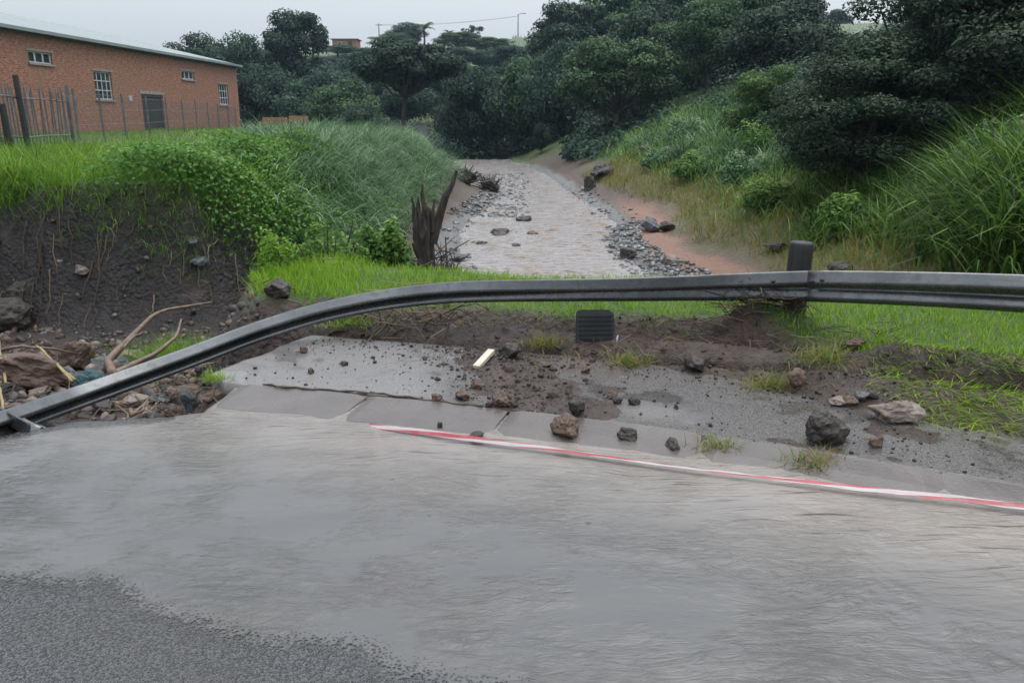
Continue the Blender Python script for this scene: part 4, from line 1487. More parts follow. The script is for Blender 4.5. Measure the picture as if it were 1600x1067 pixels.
# rubble too mixed to count
rb_V, rb_F, nn_ = [], [], 0
r9 = np.random.default_rng(9)
cand = r9.uniform((-9.5, 4.6), (-1.7, 12.6), (5200, 2))
dA_ = sdist(cand[:, 0], cand[:, 1], PLATFORM)
dB_ = sdist(cand[:, 0], cand[:, 1], BANK)
cand = cand[(dA_ < -.06) & (dB_ < .18)]
czz = T(cand[:, 0], cand[:, 1])
tints = []
for (x, y), zc in zip(cand, czz):
    s0 = .012 + .085 * r9.power(.45) ** 2
    if dB_.size and y > 10.5:
        s0 *= .75
    W, F_ = rock_verts(1 if s0 > .05 else 0, int(r9.integers(1, 40)), 8, (.32, .8), 0)
    W = W * r9.uniform(.6, 1.35, 3) * s0 * (1.25 if s0 > .05 else 1.5)
    rb_V.append(W + np.array([x, y, zc + s0 * .2]))
    rb_F.append(F_ + nn_)
    tints.append(np.full(len(W), r9.uniform()))
    nn_ += len(W)
t = NT("mixed_rubble")
c = t.ramp(t.attr("tint"), [(0, (.03, .026, .024)), (.3, (.075, .05, .038)), (.55, (.14, .085, .06)), (.75, (.07, .07, .072)), (.9, (.20, .155, .125)), (1, (.34, .31, .28))], 'CONSTANT')
c = t.mix(t.mr(t.noise(t.pos(), 20, 4), .35, .7, 0, .6), c, (.06, .042, .033))
RUB = t.done(t.bsdf(c, .45, 0, .45, t.bump(t.noise(t.pos(), 60, 3), .5, .01)))
rub = mk("rubble", np.concatenate(rb_V), np.concatenate(rb_F), RUB, None, {"tint": np.concatenate(tints)})
tag(rub, "mixed brown and grey rubble filling the washed-out pit", "rubble", kind="stuff")
# pale chips stuck in the cut earth face
ch_V, ch_F, nn_ = [], [], 0
cand = r9.uniform((-11, 11.2), (-3.0, 14.2), (1100, 2))
dB_ = sdist(cand[:, 0], cand[:, 1], BANK)
cand = cand[(dB_ > .05) & (dB_ < 1.35)]
czz = T(cand[:, 0], cand[:, 1])
tints = []
for (x, y), zc in zip(cand, czz):
    s0 = .008 + .045 * r9.power(.25) ** 3
    W, F_ = rock_verts(0, int(r9.integers(1, 40)), 8, (.32, .8), 0)
    W = W * r9.uniform(.6, 1.3, 3) * s0 * 1.4
    ch_V.append(W + np.array([x, y - .01, zc + .01]))
    ch_F.append(F_ + nn_)
    tints.append(np.full(len(W), .5 * r9.uniform() if r9.uniform() < .72 else r9.uniform(.7, 1)))
    nn_ += len(W)
chips = mk("stone_chips", np.concatenate(ch_V), np.concatenate(ch_F), RUB, None, {"tint": np.concatenate(tints)})
tag(chips, "pale and dark stone chips stuck in the cut earth bank", "stone chips", kind="stuff")
rock(hit((-0.5219, -0.1805)), (.34, .25, .16), R_PALE, "pale flat stone jutting from the middle of the dark earth bank", tilt=(.5, .2), seed=430, sink=.4)
rock(hit((-0.5491, -0.1687)), (.13, .1, .1), R_PALE, "small round pale stone in the dark earth bank, left of the jutting flat one", seed=431, sink=.4)
rock(hit((-0.5989, -0.2051)), (.42, .3, .3), R_DARK, "angular dark block in the lower left of the earth bank", seed=432, sink=.4, cut=(.4, .75))
rock(hit((-0.379, -0.1687)), (.34, .22, .20), R_GREY, "grey rock outcrop in the earth bank under the hanging creeper", seed=433, sink=.55)
rock(hit((-0.3858, -0.1437)), (.24, .16, .18), R_GREY, "upper grey rock in the earth bank close under the creeper's edge", seed=434, sink=.55)

# torn roots hanging out of the cut face
hr = np.random.default_rng(71)
rt = Acc()
for _ in range(150):
    x0_ = hr.uniform(-11, -3.6)
    ys_ = np.arange(11.0, 15.0, .03)
    db_ = sdist(np.full(len(ys_), x0_), ys_, BANK)
    y0_ = float(ys_[np.argmin(np.abs(db_ - hr.uniform(.35, 1.0)))])
    L_ = hr.uniform(.15, .6)
    ys2 = y0_ - np.linspace(0, L_ * .55, 6)
    xs2 = x0_ + np.cumsum(hr.normal(0, .03, 6))
    rt.tube(np.stack([xs2, ys2 - .02, T(xs2, ys2) + .035], 1), np.linspace(.008, .003, 6) * hr.uniform(.6, 1.5), 4, False, hr.uniform())
RT = rt
BARK = plain_mat("wet_brown_branch", (.07, .045, .03), (.19, .125, .085), 9, .5)
STRAW = plain_mat("yellow_reed_straw", (.20, .14, .06), (.34, .25, .12), 9, .6)


def branch(name, paths, mat, label, cat):
    """a branch of several limbs grown into one piece"""
    base = np.array(paths[0][0][0], float)
    o = Acc()
    for k, (pts, r0, r1) in enumerate(paths):
        P_ = np.array(pts, float) - base
        s_ = np.linspace(0, 1, len(P_))
        q = np.linspace(0, 1, len(P_) * 4)
        Q = np.stack([np.interp(q, s_, P_[:, j]) for j in range(3)], 1)
        Q += .012 * np.stack([fbm(np.stack([q * 7, q * 0 + k, q * 0 + j], 1), 2, 3 + j) for j in range(3)], 1)
        o.tube(Q, np.linspace(r0, r1, len(Q)), 7, True, None, .15, k)
    ob = o.build(name, mat, None, True)
    ob.location = tuple(base)
    return tag(ob, label, cat)


branch("fallen_branch", [([(-3.543, 7.077, -0.35), (-3.792, 7.46, -0.35), (-3.915, 8.049, -0.35), (-4.153, 9.304, -0.35), (-4.114, 9.703, -0.35), (-3.817, 10.327, -0.4)], .045, .012),
                         ([(-3.543, 7.077, -0.35), (-3.499, 7.46, -0.35), (-3.386, 7.635, -0.3), (-3.377, 8.086, -0.28), (-3.485, 8.523, -0.2)], .034, .01),
                         ([(-3.915, 8.049, -0.35), (-3.9, 7.83, -0.42), (-3.864, 8.239, -0.3), (-3.842, 8.371, -0.3)], .022, .008)],
       BARK, "forked brown branch lying in the pit behind the rail", "branch")
branch("fallen_branch", [([(-5.25, 8.216, -0.45), (-5.067, 8.305, -0.42), (-4.764, 8.29, -0.45), (-4.702, 8.649, -0.6)], .022, .008)], BARK, "thin curved branch over the broad brown slab at the left edge", "branch")
branch("fallen_branch", [([(-2.65, 5.459, -0.15), (-2.636, 5.643, -0.12), (-2.631, 5.755, -0.1)], .014, .006), ([(-2.65, 5.459, -0.15), (-2.565, 5.451, -0.1), (-2.589, 5.613, -0.1)], .012, .006)], BARK,
       "small forked twig at the broken road edge left of the slate slab", "branch")
branch("reed_stalk", [([(-4.749, 8.025, -0.35), (-4.373, 7.629, -0.4), (-3.997, 7.203, -0.45)], .012, .014), ([(-4.697, 7.977, -0.35), (-4.298, 7.543, -0.4), (-3.972, 7.222, -0.45)], .010, .010)], STRAW,
       "pair of yellow reed stalks lying across the pit", "reed")
branch("reed_bundle", [([(-5.295, 8.265, -0.3), (-4.959, 7.761, -0.4), (-4.568, 7.146, -0.45)], .02, .012), ([(-4.798, 7.416, -0.3), (-4.703, 7.416, -0.3), (-4.731, 7.524, -0.3)], .015, .01),
                       ([(-4.548, 6.954, -0.4), (-4.375, 6.776, -0.4), (-4.077, 6.29, -0.4)], .015, .012)], STRAW, "bundle of yellow straw at the left edge of the picture", "reed")
# teal plastic bag
BAG = plain_mat("teal_plastic_bag", (.010, .045, .055), (.02, .09, .10), 8, .3, 0, .8, .03)
W, F_ = ICO[3]
W = W * (1 + .4 * fbm(W * 2.2, 4, 71))[:, None] * np.array([.19, .12, .12])
bag = mk("plastic_bag", W, F_, BAG, None, None, True)
bq = (-4.155, 7.791, -0.5)
bag.location = (bq[0], bq[1], near_z(bq[0], bq[1]) + .07)
tag(bag, "crumpled dark teal plastic bag among the rubble in the pit", "bag")
# ================================================================ STUMP, RIVER STONES
t = NT("splintered_dead_wood")
o_ = t.objco()
g_ = t.noise(t.mapping(o_, (22, 22, 3)), 1.0, 5, .6)
b2 = t.noise(o_, 3, 4)
c = t.mix(t.mr(g_, .3, .7), (.014, .011, .010), (.055, .040, .032))
c = t.mix(t.mr(b2, .56, .74), c, (.12, .066, .042))
DEAD = t.done(t.bsdf(c, .6, 0, .4, t.bump(g_, .8, .03)))
sx0, sy0 = -1.10, 10.7
sz0 = near_z(sx0, sy0) - .05
stump = empty("tree_stump", (sx0, sy0, sz0), 0.0, (.95, .95, 1.05))
tag(stump, "broken dead tree stump with splintered top on the river bank behind the rail", "tree stump")
NA, rows_ = 26, []
for k, z_ in enumerate(np.linspace(-.25, 1.22, 24)):
    a_ = np.arange(NA) / NA * 2 * math.pi
    base = np.interp(z_, [-.25, .1, .5, .8, 1.0, 1.3], [.20, .12, .115, .135, .150, .155])
    jag = np.interp(a_, np.linspace(0, 2 * math.pi, 18), [1.05, 1.22, .86, 1.0, .8, 1.18, 1.3, .9, 1.1, .78, .95, 1.25, 1.0, .82, 1.12, .9, 1.2, 1.05])
    zz = np.where(z_ > .7, .7 + (z_ - .7) / .52 * (jag - .7), z_)
    lob = 1 + .16 * np.sin(a_ * 5 + z_ * 1.5) + .08 * np.sin(a_ * 9 - z_ * 3)
    shrink = np.where(z_ > .95, 1 - .35 * (z_ - .95) / .27, 1)
    rows_.append(np.stack([base * lob * shrink * np.cos(a_) - .10 * max(0, .5 - z_) * -1 - .05 * z_, base * lob * shrink * np.sin(a_), zz], 1))
V_ = np.concatenate(rows_)
V_ += .035 * np.stack([fbm(V_ * np.array([9, 9, 4.0]) + j * 9, 3, 80 + j) for j in range(3)], 1)
F_ = [(i * NA + j, i * NA + (j + 1) % NA, (i + 1) * NA + (j + 1) % NA, (i + 1) * NA + j) for i in range(23) for j in range(NA)]
F_.append(tuple(range(23 * NA, 24 * NA)))
V_[:, :2] *= .98
mk("trunk", V_, F_, DEAD, stump, None, False)
for (pts, r0, r1) in (([(.06, 0, .72), (.17, 0, 1.0), (.27, -.02, 1.28), (.36, 0, 1.42), (.42, .02, 1.58)], .075, .022),
                      ([(-.02, .02, .9), (-.01, .03, 1.1), (-.05, .03, 1.3), (-.04, .03, 1.42)], .055, .010),
                      ([(-.11, 0, .8), (-.16, 0, 1.0), (-.165, 0, 1.18), (-.19, 0, 1.27)], .045, .008),
                      ([(.08, -.05, .85), (.09, -.05, 1.05), (.12, -.04, 1.24)], .045, .008), ([(-.06, -.08, .85), (-.075, -.09, 1.02), (-.07, -.09, 1.1)], .045, .012),
                      ([(.03, -.09, .85), (.04, -.1, 1.05), (.025, -.1, 1.16)], .032, .006), ([(.10, .03, .8), (.13, .03, .98), (.14, .03, 1.06)], .045, .012),
                      ([(-.1, -.05, .5), (-.16, -.07, .62), (-.19, -.07, .72)], .022, .010)):
    Acc().tube(pts, np.linspace(r0, r1, len(pts)), 8, True, None, .3).build("splinter", DEAD, stump)
for k in range(11):
    a_ = k / 11 * 6.28
    ln = float(rng.uniform(.25, .55))
    Acc().tube([(.1 * math.cos(a_), .1 * math.sin(a_), .22), (.22 * math.cos(a_), .2 * math.sin(a_), .0), ((.22 + ln * .5) * math.cos(a_), (.2 + ln * .5) * math.sin(a_), -.22)],
               [.03, .022, .01], 6, True, None, .2).build("root", DEAD, stump)


# thicket of bare twigs and roots right of the stump
def twig_mass(name, n, cx, cy, sx, sy, lmin, lmax, r, zlift, mat, label, seed, upright=.4, kind="stuff"):
    r_ = np.random.default_rng(seed)
    x, y = r_.normal(cx, sx, n), r_.normal(cy, sy, n)
    z = T(x, y) + r_.uniform(0, zlift, n)
    az = r_.uniform(0, 2 * math.pi, n)
    ac = Acc()
    for i in range(n):
        L_ = r_.uniform(lmin, lmax)
        el_ = r_.normal(0, upright)
        d_ = np.array([math.cos(az[i]) * math.cos(el_), math.sin(az[i]) * math.cos(el_), math.sin(el_)])
        s_ = np.array([x[i], y[i], z[i]])
        bend = r_.normal(0, .12, 3) * L_
        ac.tube([s_ - d_ * L_ / 2, s_ + bend, s_ + d_ * L_ / 2], [r, r * .9, r * .5], 4, False, r_.uniform())
    ob = ac.build(name, mat)
    tag(ob, label, "twigs", kind=kind)
    return ob


t = NT("mixed_twigs")
c = t.ramp(t.attr("tint"), [(0, (.028, .020, .015)), (.5, (.075, .05, .034)), (.8, (.16, .11, .065)), (1, (.30, .22, .12))])
TWIG = t.done(t.bsdf(c, .6, 0, .4))
tag(RT.build("hanging_roots", TWIG), "thin torn roots hanging out of the cut earth bank", "roots", kind="stuff")
twig_mass("root_thicket", 230, -.72, 11.2, .22, .35, .25, .8, .008, .5, DEAD, "tangle of bare dark roots and twigs right of the stump", 301, .9)
# washed-up sticks under the rail at the post, on the verge and in the pit
twig_mass("flood_litter", 170, 2.0, 6.62, .24, .08, .12, .4, .004, .20, TWIG, "pile of sticks and dry stalks caught under the rail at the post", 302, .25)
twig_mass("stick_litter", 130, -.85, 6.95, .38, .14, .12, .5, .005, .16, TWIG, "dry stalks caught on the verge under the twisted rail", 303, .35)
twig_mass("pit_twigs", 220, -3.6, 7.0, 1.1, 1.3, .15, .6, .006, .10, TWIG, "twigs and dry stalks mixed in the pit rubble", 304, .25)
twig_mass("pavement_twigs", 520, 1.35, 6.15, .75, .22, .06, .24, .0028, .10, TWIG, "dry grass stalks and twigs in the mud behind the pavement", 305, .3)
# long twig lying on the crack between pavement and kerb
cr = Acc()
cp = [(float(x), float(yk(x)) + .02 + .02 * math.sin(x * 5), .05) for x in np.linspace(-1.75, -.2, 26)]
cp = [(a_ + .01 * math.sin(i * 2.3), b_ + .014 * math.sin(i * 1.9), c_) for i, (a_, b_, c_) in enumerate(cp)]
cr.tube(cp, [.003 + .006 * abs(math.sin(i * 1.7)) for i in range(26)], 6, True, None, .4)
o = cr.build("twig_line", TWIG, None, True)
tag(o, "long dark twig lying along the crack between pavement and kerb", "twig")

# gravel on the bars beside the river
r9 = np.random.default_rng(19)
gv_V, gv_F, tints, nn_ = [], [], [], 0
cand = []
for n, (x0, x1, y0, y1) in ((5000, (2.2, 4.4, 12.5, 24)), (3500, (-2.4, 0.2, 13, 30)), (3600, (-1.8, 1.2, 26, 46)), (500, (2.0, 4.5, 24, 36)), (1200, (3.4, 7.5, 8.6, 12.5))):
    cand.append(r9.uniform((x0, y0), (x1, y1), (n, 2)))
cand = np.concatenate(cand)
xl_, xr_ = np.interp(cand[:, 1], *RL), np.interp(cand[:, 1], *RR)
e_ = np.maximum(xl_ - cand[:, 0], cand[:, 0] - xr_)
nzv = n2(cand[:, 0], cand[:, 1], 1.1, 3, 77)
keep = (e_ + .35 * nzv > -.35) & ((cand[:, 0] > 1) | (nzv > -.05) | (cand[:, 1] > 26)) & (e_ + .3 * nzv < np.where(cand[:, 0] < 1, .35, .75)) & (sdist(cand[:, 0], cand[:, 1], PLATFORM) < -.6)
bar = (cand[:, 1] > 26) & (cand[:, 0] < .6 + .5 * nzv) & (e_ < .8)
bar2 = (np.abs(cand[:, 1] - 22.5) < .8) & (cand[:, 0] < .3) & (nzv > -.1)
cand = cand[keep | bar | bar2]
czz = np.maximum(T(cand[:, 0], cand[:, 1]), zwater(cand[:, 1]) - .03)
for (x, y), zc in zip(cand, czz):
    s0 = (.016 + .055 * r9.power(.3)) * (1 + .012 * (y - 12))
    W = Vi * r9.uniform(.5, 1.2, (12, 3)) * s0 * np.array([1.1, 1.1, .7])
    gv_V.append(W + np.array([x, y, zc + s0 * .3]))
    gv_F.append(Fi + nn_)
    tints.append(np.full(12, r9.uniform()))
    nn_ += 12
t = NT("river_gravel")
c = t.ramp(t.attr("tint"), [(0, (.035, .036, .040)), (.45, (.085, .085, .088)), (.8, (.16, .155, .15)), (.95, (.32, .31, .30)), (1, (.2, .12, .08))])
GRAV = t.done(t.bsdf(c, .35, 0, .5))
grv = mk("gravel", np.concatenate(gv_V), np.concatenate(gv_F), GRAV, None, {"tint": np.concatenate(tints)})
tag(grv, "grey gravel and cobbles along both edges of the stream", "gravel", kind="stuff")


def on(x, y, dz=0.0):
    return (x, y, max(near_z(x, y), float(zwater(y)) - .05) + dz)


rock(on(3.85, 36.0), (1.25, .9, .8), R_DARK, "large grey boulder on the green slope right of the far stream", seed=501, cut=(.55, .95))
rock(on(3.15, 34.2), (.5, .4, .75), R_DARK, "dark upright lump at the foot of the large grey boulder by the stream", seed=502)
rock(on(6.0, 38.0), (1.0, .7, .45), R_DARK, "low dark rock in the grass right of the large grey boulder", seed=503)
for k, (x, y, s, lab) in enumerate(((-.9, 34.2, .8, "dark heap of roots on the gravel bar, right one of the pair"), (-2.0, 35.0, .9, "dark heap of roots on the gravel bar, left one of the pair"))):
    o = rock(on(x, y), (s * 1.3, s, s * .85), DEAD, lab, cat="root heap", seed=510 + k, name="root_heap", sub=4)
    sp_ = ICO[4]
    cr = Acc()
    for q in range(26):
        a_, b_ = rng.uniform(0, 6.28), rng.uniform(.1, 1.3)
        d_ = np.array([math.cos(a_) * math.cos(b_), math.sin(a_) * math.cos(b_), math.sin(b_)]) * s
        cr.tube([d_ * .3, d_ * .55, d_ * float(rng.uniform(.7, 1.0))], [.05, .03, .012], 5)
    cr.build("root", DEAD, o)
for (x, y, s, mat_, lab) in ((.35, 25.2, (.55, .45, .24), R_DARK, "dark flat stone breaking the stream's surface, farthest of the midstream stones"),
                             (-.35, 22.4, (.9, .5, .22), R_DARK, "long dark stone on the small gravel spit in the stream"),
                             (.55, 22.3, (.35, .3, .16), R_BROWN, "brown stone at the tip of the small gravel spit in the stream"),
                             (-.75, 20.6, (.45, .35, .14), R_DARK, "low black stone in the water near the stump's side of the stream"),
                             (.1, 20.2, (.3, .22, .12), R_DARK, "small black stone midstream nearest the rail"),
                             (3.55, 21.6, (.75, .5, .4), R_GREY, "biggest grey stone in the heap between the sand and the dry grass"),
                             (3.95, 21.2, (.5, .4, .3), R_DARK, "dark stone touching the biggest grey stone beside the orange sand"),
                             (2.62, 18.4, (.6, .4, .28), R_DARK, "dark stone at the outer tip of the gravel bank beside the stream"),
                             (3.3, 17.0, (.45, .35, .25), R_PALE, "pale stone in the gravel bank between stream and sand"),
                             (5.15, 16.2, (.5, .35, .22), R_DARK, "dark stone at the lower end of the orange sand by the dry grass"),
                             (4.55, 13.4, (1.1, .3, .3), R_PALE, "pale split log of rock leaning left of the guardrail post"),
                             (5.2, 13.0, (.42, .36, .30), R_DARK, "dark stone in the dry stalks just right of the guardrail post"),
                             (-1.35, 15.8, (.5, .4, .3), R_GREY, "grey boulder behind the stump at the stream's left edge"),
                             (-1.9, 16.4, (.7, .45, .35), R_PALE, "whitish boulder left of the stump under the green bank"),
                             (-1.2, 18.0, (.8, .35, .2), R_GREY, "long pale-grey slab behind the stump at the water")):
    rock(on(x, y), s, mat_, lab, group="stones along the stream")

# ================================================================ GRASS AND GROUND PLANTS
M_VERGE = foliage_mat("bright_verge_grass", [(0, (0.069, 0.161, 0.0069)), (0.6, (0.1898, 0.345, 0.0161)), (1, (0.345, 0.437, 0.0575))], .45, .5, .15, .05)
M_TALL = foliage_mat("tall_bank_grass", [(0, (0.0168, 0.0504, 0.0084)), (0.45, (0.078, 0.174, 0.0264)), (0.8, (0.192, 0.312, 0.066)), (1, (0.384, 0.48, 0.168))], .35, .45, .22, .05)
M_SILV = foliage_mat("silver_green_grass", [(0, (.020, .055, .016)), (.45, (.085, .175, .060)), (.8, (.20, .31, .15)), (1, (.34, .44, .28))], .28, .4, .3, .05)
M_DRY = foliage_mat("dry_yellow_grass", [(0, (.11, .085, .022)), (.45, (.22, .175, .05)), (.7, (.33, .26, .09)), (.85, (.14, .20, .03)), (1, (.10, .18, .022))], .3, .6, .2, .05)
M_VINE = foliage_mat("creeper_leaves", [(0, (.026, .072, .010)), (.45, (.072, .165, .022)), (.8, (.125, .245, .040)), (1, (.215, .32, .085))], .35, .45, .2, .05)
M_LUSH = foliage_mat("lush_bank_grass", [(0, (0.0408, 0.114, 0.0072)), (0.6, (0.138, 0.276, 0.0216)), (1, (0.264, 0.384, 0.054))], .4, .5, .18, .05)


def grass(name, n, region, hfun, mat, label, seed, width=.006, bend=(.2, 1.2), th=(0, .35), K=3, tint=(.1, 1), az=None, keep=None, patch=.5, psc=1.2, zf=None):
    """one mass of blades over a region; keep(x, y) is the share of blades that grow there"""
    r_ = np.random.default_rng(seed)
    x, y = r_.uniform(region[0], region[1], n), r_.uniform(region[2], region[3], n)
    if keep is not None:
        k_ = r_.uniform(size=n) < keep(x, y)
        x, y = x[k_], y[k_]
    n = len(x)
    z = (T(x, y) if zf is None else zf(x, y)) - .01
    nzv = n2(x, y, psc, 3, seed + 1)
    h_ = hfun(x, y, r_) * (1 + patch * nzv)
    a_ = r_.uniform(0, 2 * math.pi, n) if az is None else r_.normal(az, .9, n)
    V_, F_, m_ = ribbons(np.stack([x, y, z], 1), a_, h_, width * r_.uniform(.7, 1.3, n), r_.uniform(*th, n), r_.uniform(*bend, n), K, r_.uniform(-.8, .8, n))
    ti = np.clip(r_.uniform(*tint, n) + .25 * n2(x, y, psc * 1.7, 3, seed + 2), 0, 1)
    ob = mk(name, V_, F_, mat, None, {"tint": np.repeat(ti, m_)})
    tag(ob, label, "grass", kind="stuff")
    return ob


def verge_keep(x, y):
    s = y - yk(x) - PAVE_W
    dA = sdist(x, y, PLATFORM)
    nzv = n2(x, y, 1.3, 4, 91)
    lo = vlo(x)
    k = sst(s + .25 * nzv, lo, lo + .16) * (dA > -.10)
    k = k * (1 - .9 * sst(np.hypot(x - 2.0, (y - 6.75) * 1.4), .50, .28))
    return k


grass("verge_grass", 66000, (-2.7, 6.2, 4.0, 9.5), lambda x, y, r_: r_.uniform(.05, .12, len(x)) * (1 + 1.0 * sst(x, -1.3, -2.0)),
      M_VERGE, "short bright green grass on the verge beyond the guardrail", 201, .008, K=2, keep=verge_keep, th=(0, .5), patch=.35, zf=top_z)
grass("trampled_grass", 42000, (1.9, 5.5, 3.2, 6.4), lambda x, y, r_: r_.uniform(.07, .18, len(x)), M_VERGE,
      "flattened green and yellow grass beside the pavement at the right", 202, .007, bend=(.3, 1.0), th=(.9, 1.45), tint=(.3, 1.1), az=-.4, K=2,
      keep=lambda x, y: sst(y - yk(x) + .3 * n2(x, y, 1.6, 3, 92), .80, 1.0) * sst(x + .35 * n2(x, y, 1.2, 3, 93), 2.35, 2.75) * (y - yk(x) < PAVE_W + .8), zf=top_z)


grass("mud_weeds", 9000, (-1.7, 4.2, 4.3, 8.2), lambda x, y, r_: r_.uniform(.05, .16, len(x)), M_DRY,
      "torn grass and weeds half buried in the mud between pavement and verge", 203, .006, (.4, 1.6), (.3, 1.4), 3, (.2, 1.2), zf=top_z, patch=.5,
      keep=lambda x, y: .75 * sst(n2(x, y, 1.9, 3, 85), .02, .30) * sst(y - yk(x) - PAVE_W, -.22, .0) * (1 - sst(y - yk(x) - PAVE_W, vlo(x) + .1, vlo(x) + .3)))
grass("mud_edge_grass", 9000, (-1.9, 3.2, 5.2, 8.2), lambda x, y, r_: r_.uniform(.06, .18, len(x)), M_LUSH,
      "dark green grass overhanging the torn edge of the verge turf", 204, .007, (.8, 2.0), (.4, 1.3), 3, (0, .7), az=-1.6, zf=top_z, patch=.5,
      keep=lambda x, y: sst(y - yk(x) - PAVE_W + .2 * n2(x, y, 1.3, 4, 91), vlo(x) - .16, vlo(x) - .02) * (1 - sst(y - yk(x) - PAVE_W, vlo(x) + .1, vlo(x) + .3)) * sst(n2(x, y, 1.4, 3, 84), -.15, .15))


def tufts(name, spots, mat, label, seed, n=220, h=(.1, .22), spread=.1, width=.006, th=(.2, 1.2), bend=(.4, 1.3), ground=mud_top, tint=(.2, 1), cat="grass tuft"):
    out = []
    for i, (x, y, s) in enumerate(spots):
        r_ = np.random.default_rng(seed + i)
        m = int(n * s)
        px_, py2 = r_.normal(0, spread * s, m), r_.normal(0, spread * s * .6, m)
        V_, F_, mm_ = ribbons(np.stack([px_, py2, np.full(m, -.005)], 1), r_.uniform(0, 6.28, m), r_.uniform(*h, m) * (.6 + .4 * s), width, r_.uniform(*th, m), r_.uniform(*bend, m), 3, r_.uniform(-.8, .8, m))
        ob = mk(name, V_, F_, mat, None, {"tint": np.repeat(r_.uniform(*tint, m), mm_)})
        ob.location = (x, y, ground(x, y))
        tag(ob, label[i], cat)
        out.append(ob)
    return out


tq = lambda p, s: (p[0], p[1], s)
tufts("grass_tuft", [tq((1.818, 5.553, 0.03), 1.0), tq((2.246, 5.746, 0.03), 1.15), tq((1.643, 4.236, 0.03), .7), tq((1.194, 4.457, 0.03), .6), tq((0.906, 6.102, 0.03), .7), tq((1.126, 6.102, 0.03), .55), tq((0.26, 6.501, 0.03), .8)],
      M_DRY, ["yellow-green grass clump on the pavement's back edge, left of the round brown stone",
              "yellow grass clump on the pavement's back edge, right of the round brown stone",
              "small grass tuft growing on the kerb crack below the dark boulder",
              "thin muddy grass tuft on the kerb crack left of the dark boulder",
              "flattened yellowish grass tuft on the mud right of the black panel",
              "second flattened grass tuft on the mud, farther right of the black panel",
              "muddy grass clump left of the black ribbed panel"], 610, 260, tint=(.3, 1.2))
tufts("grass_tuft", [tq((-2.143, 5.715, 0.03), .45), tq((-1.435, 7.086, 0.03), 1.0)], M_VERGE,
      ["small green tuft on the broken left tip of the pavement", "dark green grass clump under the rail behind the pale pavement"], 640, 260, (.08, .2), .12)
tufts("grass_tuft", [((-3.816, 9.176, -0.62)[0], (-3.816, 9.176, -0.62)[1], 1.7)], M_LUSH, ["rounded green grass tussock growing in the middle of the pit"], 650, 900, (.2, .42), .17, .008, (.1, .9), (.3, 1.2),
      ground=lambda x, y: near_z(x, y))


def bank_keep(x, y):
    d = sdist(x, y, BANK)
    nzv = n2(x, y, 1.4, 3, 94)
    return sst(d + .25 * nzv, .72, 1.0)


# plateau above the cut face
grass("bank_grass", 54000, (-16, -4.0, 11.8, 20), lambda x, y, r_: r_.uniform(.18, .42, len(x)), M_LUSH,
      "lush bright green grass on top of the left bank", 211, .013, (.4, 1.5), (0, .5), 2,
      keep=lambda x, y: bank_keep(x, y) * .9, psc=.8)
grass("bank_edge_grass", 9000, (-13, -3.6, 11.6, 14.5), lambda x, y, r_: r_.uniform(.22, .5, len(x)), M_LUSH,
      "grass hanging over the upper edge of the cut earth bank", 212, .010, (1.0, 2.2), (.4, 1.1), 4, az=-math.pi / 2,
      keep=lambda x, y: sst(sdist(x, y, BANK) + .3 * n2(x, y, 1.4, 3, 94), .6, .85) * (sdist(x, y, BANK) < 1.35), tint=(0, .8))
grass("yard_grass", 27000, (-24, -5.0, 20, 62), lambda x, y, r_: r_.uniform(.10, .26, len(x)), M_LUSH,
      "grass of the flat yard between the left bank and the warehouse", 213, .022, (.3, 1.2), (0, .4), 2, keep=lambda x, y: (sdist(x, y, BANK) > 1.5) * 1.0, psc=.4)
r6 = np.random.default_rng(66)
wx, wy = r6.uniform(-14, -5.2, 150), r6.uniform(12.4, 21, 150)
wk = sdist(wx, wy, BANK) > .9
WEEDS = [(a_, b_, float(r6.uniform(.5, 1.1))) for a_, b_ in zip(wx[wk], wy[wk])]
# long silvery arching grass along the river side of the bank
grass("arching_grass", 26000, (-8.5, -1.6, 12.6, 36), lambda x, y, r_: r_.uniform(.6, 1.25, len(x)), M_SILV,
      "long silvery-green arching grass along the top of the stream's left bank", 221, .021, (1.0, 2.4), (.05, .5), 4, az=-.6,
      keep=lambda x, y: sst(sdist(x, y, BANK), .05, .5) * sst(x - (-3.9 - .30 * (y - 13)) + .7 * n2(x, y, .9, 3, 95), 0, 1.2), psc=.9, patch=.6)


def leaf_mass(name, n, region, dens, hf, size, mat, label, seed, stems=0):
    r_ = np.random.default_rng(seed)
    x, y = r_.uniform(region[0], region[1], n), r_.uniform(region[2], region[3], n)
    k_ = r_.uniform(size=n) < dens(x, y)
    x, y = x[k_], y[k_]
    n = len(x)
    hmax = hf(x, y)
    lift = hmax * r_.power(2.2, n)
    z = T(x, y) + lift
    nm = np.stack([r_.normal(0, .6, n), r_.normal(-.25, .6, n), r_.uniform(.35, 1.2, n)], 1)
    V_, F_ = leaf_quads(np.stack([x, y, z], 1), nm, r_.uniform(*size, n), .75, .12, r_)
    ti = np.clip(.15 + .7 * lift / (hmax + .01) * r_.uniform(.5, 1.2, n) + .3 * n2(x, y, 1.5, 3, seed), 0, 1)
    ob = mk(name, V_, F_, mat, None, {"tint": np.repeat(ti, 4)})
    tag(ob, label, "creeper", kind="stuff")
    return ob


def vine_d(x, y):
    d = sdist(x, y, BANK)
    nzv = n2(x, y, 1.5, 3, 96)
    e0 = np.interp(x, [-7, -5.2, -4.3, -3.6, -3.0], [.95, .85, .7, .5, .3])
    m = sst(d + .30 * nzv, e0, e0 + .3) * sst(x, -6.6, -4.9) * (1 - sst(y - 17 - (x + 6) * .6, 0, 3))
    tong = np.exp(-((x + 3.75) / .14) ** 2) * (d > .05) * (y < 13.5)          # strand hanging down the face
    return np.maximum(m, tong)


